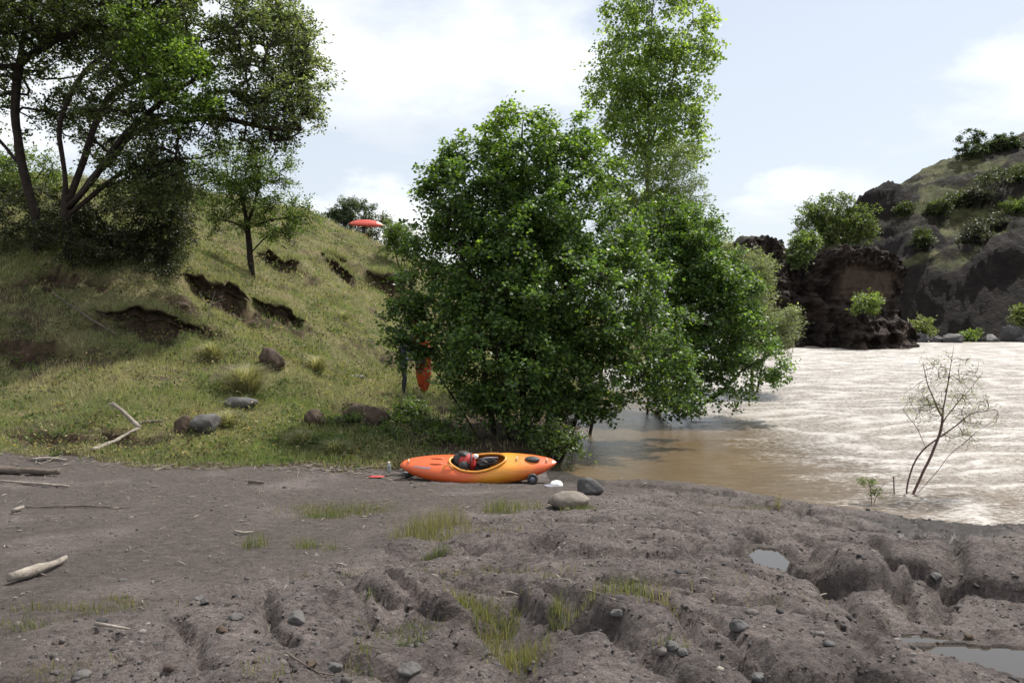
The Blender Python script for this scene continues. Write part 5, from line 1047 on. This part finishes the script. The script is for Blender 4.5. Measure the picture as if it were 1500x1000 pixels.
# gear in the cockpit, cap, trolley wheel, small things by the bow
def blob(name, loc, size, mat, seed, lb=None, cat=None, parent=None, facets=6, rough=.12, rot=(0, 0, 0)):
    o = link(name, mesh_np(name, stone_v(seed, facets, .5, rough) * np.array(size) * .5, ICO3F, M[mat], True), parent, loc); o.rotation_euler = rot
    if lb: tag(o, lb, cat)
    return o
KM = Matrix.Translation(ke.location) @ ke.rotation_euler.to_matrix().to_4x4()
def kl(x, y, z): return tuple(KM @ Vector((x, y, z)))
bag = empty('gear_bag', kl(-.16, -.02, .17)); tag(bag, 'red and black gear bag stuffed into the kayak cockpit', 'bag')
blob('bag_body', (0, 0, .12), (.34, .28, .28), 'redbag', 441, parent=bag, facets=8, rot=(.2, .5, .2)); blob('side_pocket', (-.16, .06, .12), (.22, .24, .26), 'black', 442, parent=bag, facets=8); blob('top_flap', (-.03, .03, .23), (.28, .22, .10), 'black', 443, parent=bag, facets=5, rot=(0, .3, 0)); blob('base_panel', (-.05, -.12, .07), (.2, .12, .2), 'black', 445, parent=bag)
m2 = MB(); m2.tube([(.02, -.14, .05), (.05, -.17, .16), (.06, -.12, .22), (.05, .0, .27)], .012, 6); m2.build('strap', M['black'], bag)
blob('helmet_bundle', kl(-.03, .02, .40), (.09, .09, .08), 'white', 444, 'small white rolled cloth on top of the gear bag', 'cloth', rough=.08)
sk = empty('spray_skirt', kl(.13, -.01, .24)); tag(sk, 'crumpled black spray skirt inside the kayak cockpit', 'spray skirt'); blob('skirt_deck', (0, 0, .05), (.34, .30, .16), 'black', 446, parent=sk, facets=10, rough=.3, rot=(0, -.25, 0))
m2 = MB(); m2.tube([(-.1, -.1, .12), (0, -.12, .15), (.12, -.06, .14), (.2, .05, .12)], .012, 6); m2.build('bungee_edge', M['decal'], sk)

cp = on(815, 711); cap = empty('cap', tuple(cp), (0, 0, math.radians(20))); tag(cap, 'white baseball cap lying on the rock right of the kayak', 'cap')
v = []; f = []
for r_ in range(9):
    for j in range(24):
        a = j / 24 * 2 * math.pi; e = r_ / 8 * math.pi / 2; v.append((.105 * math.cos(e) * math.cos(a), .09 * math.cos(e) * math.sin(a), .082 * math.sin(e) ** .8 + (.004 * math.sin(6 * a) * math.cos(e))))
for r_ in range(8):
    for j in range(24): f.append((r_ * 24 + j, r_ * 24 + (j + 1) % 24, (r_ + 1) * 24 + (j + 1) % 24, (r_ + 1) * 24 + j))
mb = MB(); mb.add(v, f); cr = mb.build('crown', M['white'], cap)
mb = MB(); bv_ = []; fq = []
for k in range(2):
    for i in range(13):
        a = math.pi + (i / 12 - .5) * 2.2; bv_.append((.092 * math.cos(a), .078 * math.sin(a), .012 - .004 * k)); rr_ = .10 + .095 * math.cos((i / 12 - .5) * 2.9); bv_.append((rr_ * math.cos(a) * 1.02, rr_ * math.sin(a) * .95, .002 - .004 * k + .012 * math.cos((i / 12 - .5) * 3)))
for k in range(2):
    for i in range(12): fq.append((k * 26 + i * 2, k * 26 + i * 2 + 1, k * 26 + i * 2 + 3, k * 26 + i * 2 + 2))
for i in range(12): fq.append((i * 2 + 1, i * 2 + 3, 26 + i * 2 + 3, 26 + i * 2 + 1))
mb.add(bv_, fq); mb.build('brim', M['decal'], cap); blob('button', (0, 0, .082), (.014, .014, .01), 'white', 447, parent=cap)

wp = on(780, 709); tr = empty('kayak_trolley', tuple(wp)); tag(tr, 'small black wheeled trolley under the right end of the kayak', 'trolley')
def ring(R, r, n=28, m=10):
    a = np.arange(n) * 2 * math.pi / n; b = np.arange(m) * 2 * math.pi / m; A2, B2 = np.meshgrid(a, b, indexing='ij'); rr_ = R + r * np.cos(B2)
    v = np.stack([rr_ * np.cos(A2), r * 1.2 * np.sin(B2), rr_ * np.sin(A2)], -1).reshape(-1, 3); i, j = np.meshgrid(np.arange(n), np.arange(m), indexing='ij')
    return v, np.stack([i * m + j, ((i + 1) % n) * m + j, ((i + 1) % n) * m + (j + 1) % m, i * m + (j + 1) % m], -1).reshape(-1, 4)
for dy in (0, .38):
    wl = empty('wheel', (0, dy, .088)); wl.parent = tr; mb = MB(); mb.add(*ring(.062, .026)); mb.build('tyre', M['black'], wl)
    mb = MB(); mb.tube([(0, -.02, 0), (0, .02, 0)], .045, 16); mb.build('hub', M['decal'], wl)
mb = MB(); mb.tube([(0, 0, .088), (0, .38, .088)], .011, 8); mb.build('axle', M['decal'], tr); mb = MB(); mb.tube([(0, .19, .09), (-.25, .19, .06), (-.42, .19, .03)], .014, 8); mb.build('frame_bar', M['black'], tr)

sp_ = on(597, 699); sh = empty('sandals', tuple(sp_)); sh.name = 'black_pouch'; tag(sh, 'black pouch with a pale flap under the left tip of the kayak', 'pouch'); blob('pouch_body', (0, 0, .045), (.24, .16, .10), 'black', 448, parent=sh, facets=8, rough=.2); blob('flap', (.01, -.03, .09), (.14, .09, .03), 'decal', 449, parent=sh)
pp = on(560, 700); pd = empty('paddle', tuple(pp), (0, 0, math.radians(6))); tag(pd, 'kayak paddle with a red blade lying left of the kayak', 'paddle')
blob('blade', (-.10, 0, .03), (.30, .13, .02), 'redbag', 450, parent=pd, facets=3, rough=.02); mb = MB(); mb.tube([(.04, 0, .03), (.5, .06, .04), (1.2, .2, .05)], .014, 8); mb.build('shaft', M['black'], pd)
bp2 = on(570, 692); bt = empty('water_bottle', tuple(bp2)); tag(bt, 'small clear water bottle standing left of the kayak', 'bottle')
M['clear'] = m_simple('cloudy_plastic', (.22, .25, .24), .2, .15)
def lathe(pr, n=16):
    a = np.arange(n) * 2 * math.pi / n; v = [(r * math.cos(t), r * math.sin(t), z) for r, z in pr for t in a]; return v, [(i * n + j, i * n + (j + 1) % n, (i + 1) * n + (j + 1) % n, (i + 1) * n + j) for i in range(len(pr) - 1) for j in range(n)]
mb = MB(); mb.add(*lathe([(.001, 0), (.033, 0), (.035, .01), (.035, .07), (.032, .08), (.035, .09), (.034, .13), (.014, .16), (.013, .17)])); mb.build('bottle_body', M['clear'], bt); mb = MB(); mb.add(*lathe([(.016, .168), (.016, .188), (.001, .189)])); mb.build('bottle_cap', M['white'], bt)

# ------------------------------------------------------------------ people
def person(root, J, zones, mats, face):
    """J: joint positions and radii; one skinned body"""
    V, E, R = [], [], []
    def chain(pts, start=None):
        prev = start
        for (p, r) in pts:
            V.append(p); R.append(r); i = len(V) - 1
            if prev is not None: E.append((prev, i))
            prev = i
        return prev
    pel = chain([(J['pelvis'], (.135, .105))]); 
    ch = chain([(J['waist'], (.125, .095)), (J['chest'], (.155, .110)), (J['neckb'], (.10, .08))], pel); nk = chain([(J['neck'], (.052, .055))], ch); chain([(J['chin'], (.068, .075)), (J['head'], (.078, .092)), (J['crown'], (.052, .062))], nk)
    for sd_ in 'lr':
        chain([(J['hip' + sd_], (.09, .09)), (J['thigh' + sd_], (.083, .083)), (J['knee' + sd_], (.056, .056)), (J['calf' + sd_], (.055, .055)), (J['ankle' + sd_], (.038, .038)), (J['heel' + sd_], (.042, .040)), (J['toe' + sd_], (.036, .028))], pel)
        hd = chain([(J['sh' + sd_], (.062, .062)), (J['upa' + sd_], (.050, .050)), (J['elb' + sd_], (.039, .039)), (J['wri' + sd_], (.027, .024)), (J['palm' + sd_], (.036, .020))], ch)
        pm = np.array(J['palm' + sd_]); ax = pm - np.array(J['wri' + sd_]); ax /= np.linalg.norm(ax); side = np.cross(ax, [0, 0, 1.]); side /= np.linalg.norm(side) + 1e-9; nrm = np.cross(side, ax)
        for k, ln in enumerate((.060, .075, .080, .072)):
            o_ = (k - 1.5) * .021; b_ = pm + ax * .025 + side * o_; chain([(b_, (.010, .010)), (b_ + ax * ln * .55 + nrm * .012, (.0088, .0088)), (b_ + ax * ln * .9 + nrm * .035, (.008, .008))], hd)
        b_ = pm - ax * .01 - side * .035; chain([(b_, (.011, .011)), (b_ + ax * .03 - side * .018 + nrm * .01, (.010, .010)), (b_ + ax * .055 - side * .015 + nrm * .025, (.008, .008))], hd)
    me = bpy.data.meshes.new('body'); me.from_pydata([tuple(p) for p in V], E, []); o = bpy.data.objects.new('body', me); COL.objects.link(o)
    md = o.modifiers.new('skin', 'SKIN'); md.use_smooth_shade = True
    sv = me.skin_vertices[0].data
    for i, r in enumerate(R): sv[i].radius = r
    for s_ in sv: s_.use_root = False
    sv[0].use_root = True
    o.modifiers.new('sub', 'SUBSURF').levels = 2; o.modifiers['sub'].render_levels = 2
    dg = bpy.context.evaluated_depsgraph_get(); m2 = bpy.data.meshes.new_from_object(o.evaluated_get(dg)); bpy.data.objects.remove(o); bpy.data.meshes.remove(me)
    m2.materials.clear()
    for k in mats: m2.materials.append(M[k])
    for p in m2.polygons: p.material_index = zones(p.center); p.use_smooth = True
    m2.name = 'body'; link('body', m2, root)
    hd = np.array(J['head']); fw = np.array(face, float)
    sdv = np.cross(fw, [0, 0, 1.])
    for s_ in (-1, 1):
        e_ = hd + fw * .085 + sdv * s_ * .033 + [0, 0, .0]; blob('eye', tuple(e_), (.024, .024, .018), 'black', 5, parent=root); blob('ear', tuple(hd + sdv * s_ * .083 - [0, 0, .01]), (.03, .03, .06), 'skin', 6, parent=root)
    blob('nose', tuple(hd + fw * .10 - np.array([0, 0, .03])), (.03, .04, .05), 'skin', 7, parent=root); blob('mouth', tuple(hd + fw * .088 - np.array([0, 0, .07])), (.05, .02, .014), 'redshirt', 8, parent=root)
def joints(fw, arms):
    f_ = np.array([*fw, 0.]); s_ = np.array([f_[1], -f_[0], 0.]); u = np.array([0, 0, 1.])
    g = lambda a, b, c: f_ * a + s_ * b + u * c
    J = dict(pelvis=g(0, 0, .95), waist=g(.01, 0, 1.10), chest=g(.02, 0, 1.32), neckb=g(.01, 0, 1.45), neck=g(.02, 0, 1.52), chin=g(.05, 0, 1.585), head=g(.04, 0, 1.66), crown=g(.03, 0, 1.735))
    for k, m_ in (('l', -1), ('r', 1)):
        st = .10 * m_
        J.update({'hip' + k: g(0, .10 * m_, .90), 'thigh' + k: g(.02 + st * .6, .11 * m_, .70), 'knee' + k: g(.05 + st, .115 * m_, .49), 'calf' + k: g(.02 + st, .12 * m_, .34), 'ankle' + k: g(st, .12 * m_, .09), 'heel' + k: g(st - .01, .12 * m_, .042), 'toe' + k: g(st + .17, .13 * m_, .03)})
        for n_, (a, b, c) in zip(('sh', 'upa', 'elb', 'wri', 'palm'), arms[k]): J[n_ + k] = g(a, b * m_, c)
    return J
p1 = on(591, 578); r1_ = empty('person', (p1[0], p1[1], gz(p1[0], p1[1]))); tag(r1_, 'person in dark blue top and black trousers standing under the alder with a kayak', 'person')
J1 = joints((.9, -.43), {'l': [(.0, .19, 1.40), (.12, .24, 1.24), (.22, .26, 1.12), (.42, .24, 1.16), (.50, .23, 1.18)], 'r': [(.0, .19, 1.40), (.10, .25, 1.25), (.20, .27, 1.10), (.40, .22, 1.05), (.48, .20, 1.05)]})
def zn1(c):
    if c[2] > 1.50: return 2
    if c[2] < .09: return 3
    if c[2] < .98 : return 1
    return 0
person(r1_, J1, zn1, ['blue', 'pants', 'skin', 'black'], (.9, -.43, 0)); blob('helmet', tuple(J1['crown'] + np.array([-.03, 0, -.025])), (.25, .23, .17), 'blue', 451, parent=r1_, facets=0, rough=.01)
c3 = P(533, 351, 60.6); zg = gz(c3[0], c3[1]); r2_ = empty('person', (c3[0], c3[1], k3[2] - 1.50)); tag(r2_, 'person in reddish vest carrying a kayak overhead on the hill', 'person')
J2 = joints((0, -1), {'l': [(.0, .19, 1.41), (.03, .28, 1.42), (.06, .33, 1.50), (.05, .27, 1.70), (.05, .25, 1.78)], 'r': [(.0, .19, 1.41), (.03, .28, 1.42), (.06, .33, 1.50), (.05, .27, 1.70), (.05, .25, 1.78)]})
def zn2(c):
    if c[2] > 1.50 or abs(c[0]) > .24: return 2
    if c[2] < .09: return 3
    if c[2] < .95: return 1
    return 0
person(r2_, J2, zn2, ['pants', 'redshirt', 'skin', 'black'], (0, -1, 0)); blob('helmet', tuple(J2['crown'] + np.array([0, .02, -.025])), (.23, .25, .17), 'black', 452, parent=r2_, facets=0, rough=.01)
